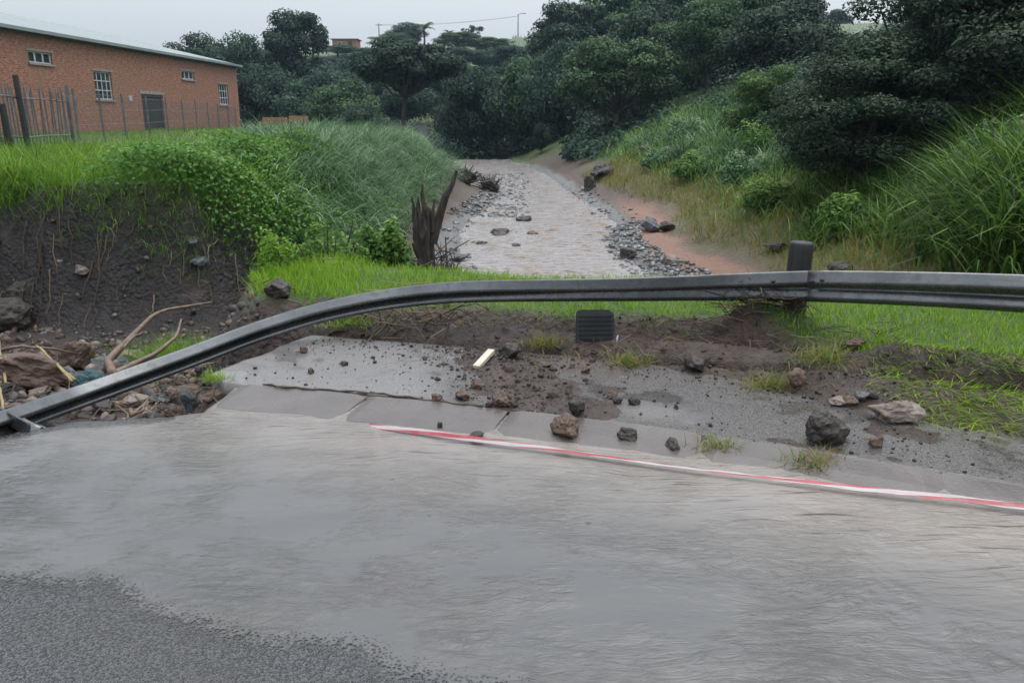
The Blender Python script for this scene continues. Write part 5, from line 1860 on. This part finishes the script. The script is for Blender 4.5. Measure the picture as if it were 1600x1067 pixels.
leaf_mass("creeper", 90000, (-8.5, -2.6, 11.5, 20), vine_d, lambda x, y: .15 + .55 * np.clip(.5 + n2(x, y, .9, 3, 97), 0, 1), (.045, .085), M_VINE,
          "bright green leafy creeper draped over the corner of the left bank", 231)

# bushes below the bank corner
TRUNK = plain_mat("dark_wet_bark", (.016, .013, .012), (.05, .04, .034), 4, .7)


def bush(x, y, rx, rz_, leaf, n, mat, label, seed, long=False, group=None):
    r_ = np.random.default_rng(seed)
    o = empty("bush", (x, y, near_z(x, y)))
    tag(o, label, "bush", group)
    st_ = Acc()
    for k in range(9):
        a_ = r_.uniform(0, 6.28)
        st_.tube([(0, 0, -.05), (rx * .3 * math.cos(a_), rx * .3 * math.sin(a_), rz_ * .5), (rx * .7 * math.cos(a_), rx * .7 * math.sin(a_), rz_ * r_.uniform(.7, 1))], [.02, .014, .006], 5)
    st_.build("stem", TRUNK, o)
    nl = 26
    c_ = r_.normal(size=(nl, 3))
    c_ /= np.linalg.norm(c_, axis=1)[:, None]
    c_[:, 2] = np.abs(c_[:, 2])
    c_ *= r_.uniform(.45, .85, nl)[:, None]
    li = r_.integers(0, nl, n)
    d_ = r_.normal(size=(n, 3))
    d_ /= np.linalg.norm(d_, axis=1)[:, None]
    p_ = (c_[li] + d_ * .28 * r_.uniform(.6, 1.1, n)[:, None]) * np.array([rx, rx, rz_])
    p_[:, 2] = np.abs(p_[:, 2]) + .02
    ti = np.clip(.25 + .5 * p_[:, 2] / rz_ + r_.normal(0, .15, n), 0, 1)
    nm = d_ * .6 + np.array([0, -.1, .7]) + r_.normal(0, .4, (n, 3))
    V_, F_ = leaf_quads(p_, nm, r_.uniform(.6, 1.3, n) * leaf, .35 if long else .65, .12, r_)
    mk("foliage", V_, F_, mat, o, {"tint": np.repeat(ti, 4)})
    return o


bush(-2.55, 11.4, .68, 1.55, .11, 6500, M_VINE, "feathery bright green bush in the notch left of the stump", 701, True)
bush(-3.25, 11.7, .60, 1.4, .10, 4800, M_LUSH, "mid green bush between the creeper corner and the feathery bush", 702, True)
bush(-1.95, 12.4, .5, 1.15, .10, 3600, M_VINE, "small leafy bush just behind the stump's left side", 703)
bush(-2.9, 10.9, .45, .75, .09, 2200, M_LUSH, "low weedy bush at the foot of the bank's right corner", 704, True)
grass("notch_grass", 5000, (-3.6, -1.5, 9.6, 12.2), lambda x, y, r_: r_.uniform(.25, .6, len(x)), M_LUSH, "drooping weeds at the bank's foot left of the stump", 232, .010, (.8, 2.0), (.1, .7), 4,
      keep=lambda x, y: sst(n2(x, y, 1.2, 3, 98), -.2, .3) * sst(10.2 - y - .8 * (x + 3.6) * 0 + 1.0, -1, 0) * (sdist(x, y, PLATFORM) < -.35), az=-.8)


# right bank
def er_(x, y):
    return x - np.interp(y, *RR)


grass("dry_bank_grass", 52000, (3.2, 9.5, 8.4, 40), lambda x, y, r_: r_.uniform(.14, .42, len(x)), M_DRY, "thin yellowish flood-combed grass along the stream's right bank", 241, .015, (.3, 1.4), (0, .7), 2,
      keep=lambda x, y: sst(er_(x, y) + .5 * n2(x, y, .9, 3, 99), np.interp(y, [8, 13, 16, 27, 33], [.6, 1.0, 1.75, 1.3, .8]), np.interp(y, [8, 13, 16, 27, 33], [1.0, 1.5, 2.2, 1.8, 1.3]))
      * (1 - sst(er_(x, y) + 1.2 * n2(x, y, .7, 3, 89), 3.4, 5.4)) * (sdist(x, y, PLATFORM) < -.5), tint=(0, 1.05), psc=.8)
grass("green_bank_grass", 50000, (4.2, 18, 8.2, 46), lambda x, y, r_: r_.uniform(.35, .8, len(x)) * (1 + .3 * sst(er_(x, y), 3, 6)), M_TALL, "green knee-high grass on the slope right of the stream", 242, .024, (.5, 2.0), (0, .5), 3,
      keep=lambda x, y: sst(er_(x, y) + 1.1 * n2(x, y, .7, 3, 89), 2.0, 3.8) * (sdist(x, y, PLATFORM) < -.8) * (1 - .6 * sst(er_(x, y), 7, 11)), psc=.7, patch=.6)


def clumps(name, spots, mat, label, seed, n=90, h=(1.2, 2.2), width=.02, spread=.22, bend=(.9, 2.4), th=(.03, .4), K=7):
    """big tussocks joined into one mass of reed grass"""
    r_ = np.random.default_rng(seed)
    Rt, ti, hs = [], [], []
    for (x, y, s) in spots:
        m = int(n * s)
        px_, py2 = x + r_.normal(0, spread * s, m), y + r_.normal(0, spread * s, m)
        Rt.append(np.stack([px_, py2], 1))
        ti.append(np.clip(r_.uniform(.0, .7, m) + r_.normal(0.03, .20), 0, 1))
        hs.append(r_.uniform(*h, m) * s)
    Rt, ti, hs = np.concatenate(Rt), np.concatenate(ti), np.concatenate(hs)
    z = T(Rt[:, 0], Rt[:, 1]) - .02
    m = len(Rt)
    V_, F_, mm_ = ribbons(np.stack([Rt[:, 0], Rt[:, 1], z], 1), r_.uniform(0, 6.28, m), hs, width * r_.uniform(.7, 1.3, m), r_.uniform(*th, m), r_.uniform(*bend, m), K, r_.uniform(-.6, .6, m))
    ob = mk(name, V_, F_, mat, None, {"tint": np.repeat(ti, mm_)})
    tag(ob, label, "reed grass", kind="stuff")
    return ob


clumps("bank_weeds", WEEDS, M_LUSH, "taller ragged weeds and grass tussocks on top of the left bank", 249, 70, (.35, .85), .016, .16, (.6, 2.0), (.05, .6), 4)
for (x, y, rx, rz_, lab, sd_) in ((5.9, 19.0, .7, .7, "mid green shrub on the slope straight uphill of the orange sand", 721), (6.6, 23.5, .9, .95, "mid green shrub on the slope below the bright young tree", 722),
                                  (6.0, 28.0, .8, .8, "leafy shrub on the slope uphill of the biggest grey stone by the sand", 723), (5.7, 32.5, .8, .8, "leafy shrub in the grass between the low dark rock and the sand", 724),
                                  (7.8, 27.0, 1.1, 1.1, "broad shrub at the foot of the bright young tree", 725), (7.2, 35.5, 1.1, 1.1, "pale green shrub in front of the second mid green tree on the slope", 726),
                                  (6.3, 15.8, .62, .65, "leafy shrub under the lowest dark tree on the right slope", 727), (8.2, 14.4, .8, 1.25, "leafy shrub standing in the reed grass near the right edge", 728)):
    bush(x, y, rx, rz_, .13, 3600, M_TALL if sd_ % 2 else M_SILV, lab, sd_, True, "shrubs on the right slope")
r3 = np.random.default_rng(33)
sp = []
for _ in range(260):
    y = r3.uniform(12.8, 36)
    x = r3.uniform(-3.3 - .33 * (y - 13), -2.0)
    if sdist(np.array([x]), np.array([y]), BANK)[0] > .45:
        sp.append((x, y, r3.uniform(.55, 1.2)))
clumps("arching_tussocks", sp, M_SILV, "dense tussocks of silvery arching grass on the bank left of the stream", 250, 130, (.6, 1.25), .022, .28, (1.0, 2.5), (.05, .5), 4)
sp = []
for _ in range(430):
    y = r3.uniform(9.2, 19)
    x = r3.uniform(.44 * y + 1.2, .72 * y + 1.5)
    if er_(np.array([x]), np.array([y]))[0] > 2.3 and not (x < .5 * y + 1.0 and y > 15):
        sp.append((x, y, r3.uniform(.42, 1.12)))
for _ in range(420):
    y = r3.uniform(11.5, 27)
    x = r3.uniform(.27 * y + 1.3, .50 * y + 1.4)
    if er_(np.array([x]), np.array([y]))[0] > 2.2 + r3.uniform(0, 1.0):
        sp.append((x, y, r3.uniform(.28, .62)))
clumps("reed_grass", sp, M_TALL, "tall arching reed grass covering the bank at the right edge", 251, 76, (.9, 2.0), .035, .20, K=4)
sp = [(r3.uniform(5.5, 10.5), r3.uniform(22, 42), r3.uniform(.5, .9)) for _ in range(160)]
sp = [q for q in sp if er_(np.array([q[0]]), np.array([q[1]]))[0] > 3.2]
clumps("slope_reed_grass", sp, M_SILV, "silvery reed grass on the mid slope below the bright young tree", 252, 95, (.8, 1.6), .037, K=4)
# ================================================================ TREES
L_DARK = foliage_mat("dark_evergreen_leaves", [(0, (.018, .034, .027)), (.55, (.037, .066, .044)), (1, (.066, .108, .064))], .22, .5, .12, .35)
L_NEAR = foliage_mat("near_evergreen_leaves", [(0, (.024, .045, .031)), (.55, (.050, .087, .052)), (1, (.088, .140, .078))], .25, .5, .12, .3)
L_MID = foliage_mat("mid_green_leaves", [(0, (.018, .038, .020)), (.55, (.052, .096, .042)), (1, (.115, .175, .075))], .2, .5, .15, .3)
L_LIGHT = foliage_mat("fresh_green_leaves", [(0, (.028, .060, .016)), (.55, (.070, .130, .034)), (1, (.14, .21, .06))], .3, .45, .18, .15)


def crown_proto(seed, R, H0, H1, lobes, n, leaf, shape="round", mat=L_DARK, lean=(0, 0), trunk_r=.22, lobe_r=.34, flat=.62, aspect=.6):
    """returns (trunk mesh, crown mesh): limbs run to leafy lobes set through the crown's volume"""
    r_ = np.random.default_rng(seed)
    C_ = []
    while len(C_) < lobes:
        v = r_.uniform(-1, 1, 3)
        q = np.linalg.norm(v)
        if shape == "umbrella":
            if np.hypot(v[0], v[1]) > 1 or abs(v[2]) > .35 + .65 * (1 - np.hypot(v[0], v[1])) or v[2] < -.4:
                continue
        elif q > 1 or q < .35:
            continue
        C_.append(v)
    C_ = np.array(C_) * (1 - lobe_r * .6)
    ctr = np.array([lean[0], lean[1], (H0 + H1) / 2])
    half = np.array([R, R, (H1 - H0) / 2])
    LC = ctr + C_ * half
    lr = R * lobe_r * r_.uniform(.65, 1.25, lobes)
    li = r_.choice(lobes, n, p=lr ** 2 / (lr ** 2).sum())
    d_ = r_.normal(size=(n, 3))
    d_[:, 2] = d_[:, 2] * .8 + .25
    d_ /= np.linalg.norm(d_, axis=1)[:, None]
    rad = lr[li] * r_.uniform(.55, 1.08, n) * (1 + .25 * fbm(LC[li] * .3 + d_ * 2.4, 3, seed))
    p_ = LC[li] + d_ * rad[:, None] * np.array([1, 1, flat])
    nm = d_ * .7 + np.array([0, 0, .55]) + r_.normal(0, .45, (n, 3))
    V_, F_ = leaf_quads(p_, nm, leaf * r_.uniform(.6, 1.35, n), aspect, .14, r_)
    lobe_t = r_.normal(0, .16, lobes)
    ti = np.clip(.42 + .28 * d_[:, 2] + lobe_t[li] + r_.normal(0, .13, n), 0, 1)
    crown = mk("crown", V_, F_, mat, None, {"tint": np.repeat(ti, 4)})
    cm = crown.data
    bpy.data.objects.remove(crown)
    a = Acc()
    fork = np.array([lean[0] * .45, lean[1] * .45, H0 + (H1 - H0) * .12])
    a.tube([(0, 0, -.4), (lean[0] * .1 + .06, 0, H0 * .3), (lean[0] * .3 - .05, lean[1] * .3, H0 * .7), fork], [trunk_r * 1.35, trunk_r, trunk_r * .9, trunk_r * .8], 9, True, None, .12, seed)
    for k in np.argsort(LC[:, 2])[:: max(1, lobes // 18)]:
        m1 = fork * .55 + LC[k] * .45 + r_.normal(0, .12 * R * .3, 3) + np.array([0, 0, -.06 * R])
        a.tube([fork + r_.normal(0, trunk_r * .2, 3), m1, LC[k]], [trunk_r * .55, trunk_r * .32, trunk_r * .1], 6, False)
    tr = a.build("trunk", TRUNK, None, True)
    tm = tr.data
    bpy.data.objects.remove(tr)
    return tm, cm


# far kinds are modelled at about their real size, leaf clusters instead of single leaves
PR = {
    "broad": crown_proto(1, 5.2, 1.2, 9.5, 46, 21000, .34),
    "tall": crown_proto(2, 4.2, 1.5, 11.5, 44, 20000, .34),
    "umbrella": crown_proto(3, 3.6, 3.2, 7.6, 34, 14000, .24, "umbrella", L_DARK, (.55, 0), .17, .30, .5),
    "open": crown_proto(4, 3.9, .8, 5.6, 42, 17000, .20, "round", L_MID, (0, 0), .18, .27, .5),
    "low": crown_proto(5, 3.4, .3, 4.6, 36, 15000, .24, "round", L_DARK, (0, 0), .14, .34),
    "near": crown_proto(6, 3.2, .5, 5.6, 52, 34000, .135, "round", L_NEAR, (0, 0), .17, .28, .55, .5),
    "near_tall": crown_proto(7, 2.9, .8, 7.4, 56, 35000, .142, "round", L_NEAR, (0, 0), .17, .28, .6, .5),
    "young": crown_proto(8, 1.5, .35, 2.6, 26, 9000, .11, "round", L_LIGHT, (0, 0), .06, .32, .6, .5),
    "sparse": crown_proto(9, 2.9, 1.4, 5.0, 26, 1500, .34, "round", L_DARK, (0, 0), .14, .22),
}


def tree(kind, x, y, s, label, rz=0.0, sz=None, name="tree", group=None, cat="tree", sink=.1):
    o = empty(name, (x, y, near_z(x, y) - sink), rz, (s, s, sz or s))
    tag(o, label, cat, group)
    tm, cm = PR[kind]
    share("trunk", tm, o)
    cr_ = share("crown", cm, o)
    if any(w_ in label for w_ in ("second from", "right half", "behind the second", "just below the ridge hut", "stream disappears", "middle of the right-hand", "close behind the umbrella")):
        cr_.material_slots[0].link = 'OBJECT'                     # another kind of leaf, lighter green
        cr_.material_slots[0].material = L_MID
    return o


GW = "trees on the far side of the valley"
# left, behind the warehouse
tree("broad", -46, 112, .95, "flat dark treetop peeping over the warehouse roof", .3, group=GW, sz=.62)
tree("broad", -33.5, 93, .85, "dark tree whose top rises just left of the roof's right end", 1.2, group=GW, sz=1.05)
tree("broad", -28.5, 91, .85, "dark tree just right of the warehouse corner, its crown above the eaves", 2.4, group=GW, sz=1.06)
tree("tall", -23.2, 96, 1.0, "tallest round dark tree on the left skyline between warehouse and ridge hut", .5, group=GW, sz=1.12)
tree("low", -22.0, 82, 1.15, "dark low tree in front of the tall round tree on the left", 1.9, group=GW, sz=1.35)
tree("low", -25.5, 80, 1.15, "dark low tree standing right behind the warehouse corner and brick stacks", .9, group=GW, sz=1.45)
tree("low", -17.5, 78, 1.15, "dark low tree left of the umbrella tree, above the silvery bank grass", 3.1, group=GW, sz=1.35)
tree("low", -14.0, 72, .95, "small dark tree close behind the umbrella tree's left side", 4.2, group=GW, sz=1.15)
tree("low", -11.5, 66, .7, "dark shrubby tree beside the grey concrete wall", 5.0, group=GW)
tree("umbrella", -7.7, 60, 1.12, "umbrella-shaped dark tree with a bare curved trunk beyond the left bank", 0.0, group=GW, sink=.4)
tree("low", -4.4, 84, .95, "dark rounded tree right behind the umbrella tree's crown", 2.2, group=GW, sz=1.2)
# centre
tree("low", -2.6, 67, .95, "left one of the dark trees at the head of the stream", .2, group=GW, sz=1.5)
tree("low", 1.0, 68, 1.0, "dark tree standing where the stream disappears", 1.4, group=GW, sz=1.55)
tree("low", 3.4, 64, .85, "dark tree right of the stream's far end, behind the vine-covered stump", 2.6, group=GW, sz=1.5)
tree("tall", 5.8, 88, 1.05, "big dark tree with its left edge against the sky beside the street lamp", .7, group=GW, sz=1.0)
tree("tall", 11.2, 92, 1.10, "big dark tree second from the skyline gap at the street lamp", 1.7, group=GW, sz=1.08)
tree("broad", 17.5, 90, 1.05, "broad dark tree reaching the top edge in the middle of the tree wall", 2.9, group=GW, sz=1.28)
tree("tall", 23.0, 88, 1.10, "dark tree in the right half of the tall tree wall", 3.6, group=GW, sz=1.05)
tree("tall", 25.5, 84, 1.0, "dark tree at the right end of the tree wall, left of the bright field", 5.1, group=GW, sz=.98)
tree("open", 6.2, 51, 1.0, "lighter open-crowned tree on the grass slope right of the stream", .4, group=GW, sz=1.0)
tree("low", 9.6, 60, 1.0, "dark tree directly behind the lighter open-crowned tree", 4.4, group=GW, sz=1.4)
tree("open", 11.8, 53, .9, "second mid green tree, right of the lighter open-crowned one", 2.0, group=GW, sz=1.0)
tree("low", 15.5, 60, 1.1, "dark tree behind the second mid green tree", 1.1, group=GW, sz=1.4)
tree("low", 14.2, 46, .9, "dark tree behind the bright young tree on the slope", 3.9, group=GW)
tree("low", 19.0, 56, 1.0, "dark tree below the bright green field gap", 0.6, group=GW, sz=.5)
tree("low", 2.0, 58, .20, "small upright vine-covered bush at the far right bank of the stream", 0.3, name="bush", cat="bush", sz=.42)
tree("young", 8.3, 30, 1.0, "bright young tree with fresh leaves on the right slope", .2)
tree("young", 9.4, 29, .85, "smaller bright sapling pressed against the dark trees right of the young tree", 1.8)
# right hand wood
GN = "near dark trees on the right slope"
tree("near", 9.3, 23.0, .66, "low dark tree at the left front of the right-hand wood", .3, group=GN, sz=.37)
tree("near", 11.3, 25.5, .70, "dark tree behind the left front of the right-hand wood", 2.1, group=GN, sz=.39)
tree("near_tall", 13.9, 27.5, .95, "tall dark tree below the bright field gap in the right-hand wood", 4.0, group=GN, sz=.80)
tree("near", 12.3, 20.5, .90, "dark tree rising behind the tall reed grass, middle of the right-hand wood", 5.2, group=GN, sz=.95)
tree("near_tall", 15.6, 24.5, 1.0, "tall dark tree reaching the top edge in the right-hand wood", 1.2, group=GN, sz=.85)
tree("near_tall", 14.6, 19.5, .95, "large dark tree at the right edge of the picture", 3.0, group=GN, sz=.80)
tree("near", 17.5, 22.0, 1.2, "dark tree filling the top right corner", .8, group=GN, sz=1.1)
tree("near_tall", 19.5, 29.0, 1.2, "dark tree deep in the right-hand wood behind the top right corner", 2.6, group=GN)
tree("near", 9.9, 19.6, .52, "low dark shrub spilling over the reed grass at the wood's foot", 1.6, name="shrub", cat="shrub")
tree("near", 8.4, 20.6, .36, "dark shrub at the wood's left foot beside the reed grass", 4.6, name="shrub", cat="shrub", sz=.4)
tree("near", 8.3, 20.2, .60, "low dark tree coming down the right slope left of the tall reed grass", 2.2, group=GN, sz=.46)
tree("near", 7.2, 17.6, .66, "dark bushy tree hanging over the tall grass, lowest on the right slope", 3.3, group=GN, sz=.52)
tree("near", 9.0, 18.2, .80, "dark bushy tree behind the tall reed grass, right of the lowest one on the slope", .9, group=GN, sz=.66)
tree("near", 11.4, 17.8, .85, "dark bushy tree rising behind the reed grass near the right edge", 4.9, group=GN, sz=.62)
# on the hillside
for k, (x, y, s, sz, lab) in enumerate(((-33, 104, 1.2, 1.3, "dark hillside tree far left, behind the tall round tree"), (-27, 108, 1.2, 1.15, "dark hillside tree just below the ridge hut"),
                                        (-20.5, 106, 1.15, 1.0, "dark hillside tree below the ridge's round tree, left of the umbrella crown"), (-14.5, 104, 1.1, 1.0, "dark hillside tree right behind the umbrella crown's middle"),
                                        (-8.6, 107, 1.1, .95, "dark hillside tree below the see-through ridge tree"), (-3.2, 104, 1.15, .95, "dark hillside tree above the head of the stream"),
                                        (1.8, 103, 1.1, 1.0, "dark hillside tree below the street lamp"), (-11.5, 92, 1.0, 1.0, "dark tree low on the hillside behind the umbrella tree's right edge"),
                                        (-18.5, 92, 1.0, 1.15, "dark tree low on the hillside behind the low trees on the left"), (-1.0, 90, 1.0, 1.1, "dark tree low on the hillside over the stream's end"))):
    tree("low", x, y, s * 1.1, lab, k * 1.7, group=GW, sz=sz * 1.22)
for k, (x, lab) in enumerate(((-38, "bushy tree high on the hillside, left of the ridge hut"), (-29.0, "bushy tree high on the hillside below the ridge hut's right side"), (-24, "bushy tree high on the hillside below the utility pole"),
                              (-17.5, "bushy tree high on the hillside below the larger palm"), (-11, "bushy tree high on the hillside below the small palm"), (-4.5, "bushy tree high on the hillside below the pitched ridge hut"),
                              (1.5, "bushy tree high on the hillside straight below the street lamp"))):
    tree("low", x * .74 - .5, 130 + 2 * (k % 2), 1.15, lab, k * 2.1, group=GW, sz=.58 + .06 * (k % 3))
# on the ridge
tree("broad", -21.2, 178, .75, "round dark tree alone on the ridge left of the palms", .4, sz=.52)
tree("sparse", -8.0, 177, .85, "small see-through tree on the ridge right of the palms", .4)
tree("broad", 60, 182, .9, "distant dark tree above the bright green field at the upper right", 2.0, sz=.62)
tree("low", 66, 180, .9, "small distant tree right of the one above the bright field", 1.0)
tree("low", -5.0, 120, 1.2, "green shrub high on the grassy hillside above the stream", .5, sz=.6, name="shrub", cat="shrub")
for k, (x, y, s, sz, lab) in enumerate(((-9.0, 146, 1.1, .55, "low green shrub near the ridge crest below the see-through tree"), (-3.5, 150, 1.2, .5, "low green shrub near the ridge crest above the stream's head"),
                                        (-20.0, 148, 1.1, .5, "low green shrub near the ridge crest below the round ridge tree"), (-29.0, 146, 1.0, .34, "low green shrub on the slope just below the ridge hut"))):
    tree("open", x, y, s, lab, k * 1.3, sz=sz, name="shrub", cat="shrub")
tree("low", -14.0, 128, 1.1, "green shrub on the hillside below the ridge palms", 2.5, sz=.7, name="shrub", cat="shrub")


def palm(x, y, h_, s, n, label):
    o = empty("palm_tree", (x, y, near_z(x, y) - .3))
    tag(o, label, "palm tree", "palms on the ridge")
    r_ = np.random.default_rng(int(abs(x) * 10))
    Acc().tube([(0, 0, 0), (.05, 0, h_ * .5), (0, 0, h_)], [.22, .17, .15], 8).build("trunk", TRUNK, o)
    V_, F_, ti, nn2 = [], [], [], 0
    for k in range(n):
        a_ = k / n * 6.28 + r_.uniform(-.2, .2)
        th0 = r_.uniform(.1, 1.1)
        pos = np.array([0, 0, h_])
        hd = np.array([math.cos(a_), math.sin(a_), 0])
        sdv = np.array([-math.sin(a_), math.cos(a_), 0])
        pts = [pos]
        for q in range(9):
            th = th0 + q * .19
            pos = pos + (hd * math.sin(th) + np.array([0, 0, 1]) * math.cos(th)) * s / 9
            pts.append(pos)
        for q in range(1, 10):
            for sg in (-1, 1):
                L_ = s * .24 * (1 - abs(q / 9 - .45) * .9)
                b0, b1 = pts[q - 1], pts[q]
                tip = (b0 + b1) / 2 + sdv * sg * L_ * .8 + np.array([0, 0, -L_ * .55]) + (b1 - b0) * 1.0
                V_ += [b0, b1, tip]
                F_.append((nn2, nn2 + 1, nn2 + 2))
                ti += [r_.uniform(.2, .9)] * 3
                nn2 += 3
    mk("crown", np.array(V_), np.array(F_), L_MID, o, {"tint": np.array(ti)})


# (palms)
palm(-17.6, 177, 3.4, 2.6, 22, "larger palm with drooping fronds beside the round ridge tree")
palm(-12.6, 177, 2.6, 1.6, 18, "small palm on the ridge between the larger palm and the see-through tree")

# undergrowth closing the wood's floor, one mass
r5 = np.random.default_rng(55)
spots = []
for (x0, x1, y0, y1, n, h0, h1) in ((-28, -9, 74, 84, 120, 1.2, 2.6), (-12, 5, 64, 76, 120, 1.0, 2.4), (5, 30, 56, 84, 210, 1.2, 2.8), (9, 24, 19, 44, 170, .7, 1.7), (3.5, 9, 44, 58, 60, .5, 1.2)):
    for _ in range(n):
        spots.append((r5.uniform(x0, x1), r5.uniform(y0, y1), r5.uniform(h0, h1)))
spots = [q for q in spots if not (er_(np.array([q[0]]), np.array([q[1]]))[0] < 5.0 and q[1] < 44)]
UV, UF, UT, nn_ = [], [], [], 0
for (x, y, h_) in spots:
    n = 150
    lf = .31 if y > 44 else .18
    if y < 44:
        n = 270
    d_ = r5.normal(size=(n, 3))
    d_ /= np.linalg.norm(d_, axis=1)[:, None]
    d_[:, 2] = np.abs(d_[:, 2])
    p_ = d_ * h_ * r5.uniform(.5, 1.05, n)[:, None] * np.array([1.0, 1.0, .85])
    p_ += np.array([x, y, 0])
    p_[:, 2] += near_z(x, y)
    V_, F_ = leaf_quads(p_, d_ * .6 + np.array([0, 0, .6]) + r5.normal(0, .4, (n, 3)), lf * r5.uniform(.6, 1.3, n), .55, .14, r5)
    UV.append(V_)
    UF.append(F_ + nn_)
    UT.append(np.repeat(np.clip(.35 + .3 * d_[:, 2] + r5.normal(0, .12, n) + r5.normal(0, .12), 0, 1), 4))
    nn_ += len(V_)
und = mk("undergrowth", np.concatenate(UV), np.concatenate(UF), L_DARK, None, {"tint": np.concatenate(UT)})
tag(und, "dark undergrowth closing the floor of the wood across the valley", "undergrowth", kind="stuff")

# hillside pasture: coarse tufts so that the far slope is not bald
hx, hy = r5.uniform(-60, 90, 10000), r5.uniform(84, 184, 10000)
V_, F_, m_ = ribbons(np.stack([hx, hy, T(hx, hy) - .02], 1), r5.uniform(0, 6.28, 10000), r5.uniform(.25, .7, 10000), .09, r5.uniform(0, .4, 10000), r5.uniform(.3, 1.3, 10000), 2, r5.uniform(-1, 1, 10000))
hg = mk("hillside_grass", V_, F_, M_LUSH, None, {"tint": np.repeat(r5.uniform(0, .55, 10000), m_)})
tag(hg, "rough green grass on the far hillside and ridge", "grass", kind="stuff")

# ================================================================ RAIN HAZE
hz_ = Acc().box((0, 195, 15.5), (760, 560, 37.0)).build("haze", None)
t = NT("rain_haze")
pv = t.n.new("ShaderNodeVolumePrincipled")
pv.inputs["Color"].default_value = (.58, .80, 1.0, 1)
pv.inputs["Density"].default_value = .00032
pv.inputs["Anisotropy"].default_value = .2
t.l.new(pv.outputs[0], t.out.inputs["Volume"])
hz_.data.materials.append(t.m)
tag(hz_, "thin grey rain haze filling the valley", "haze", kind="stuff")
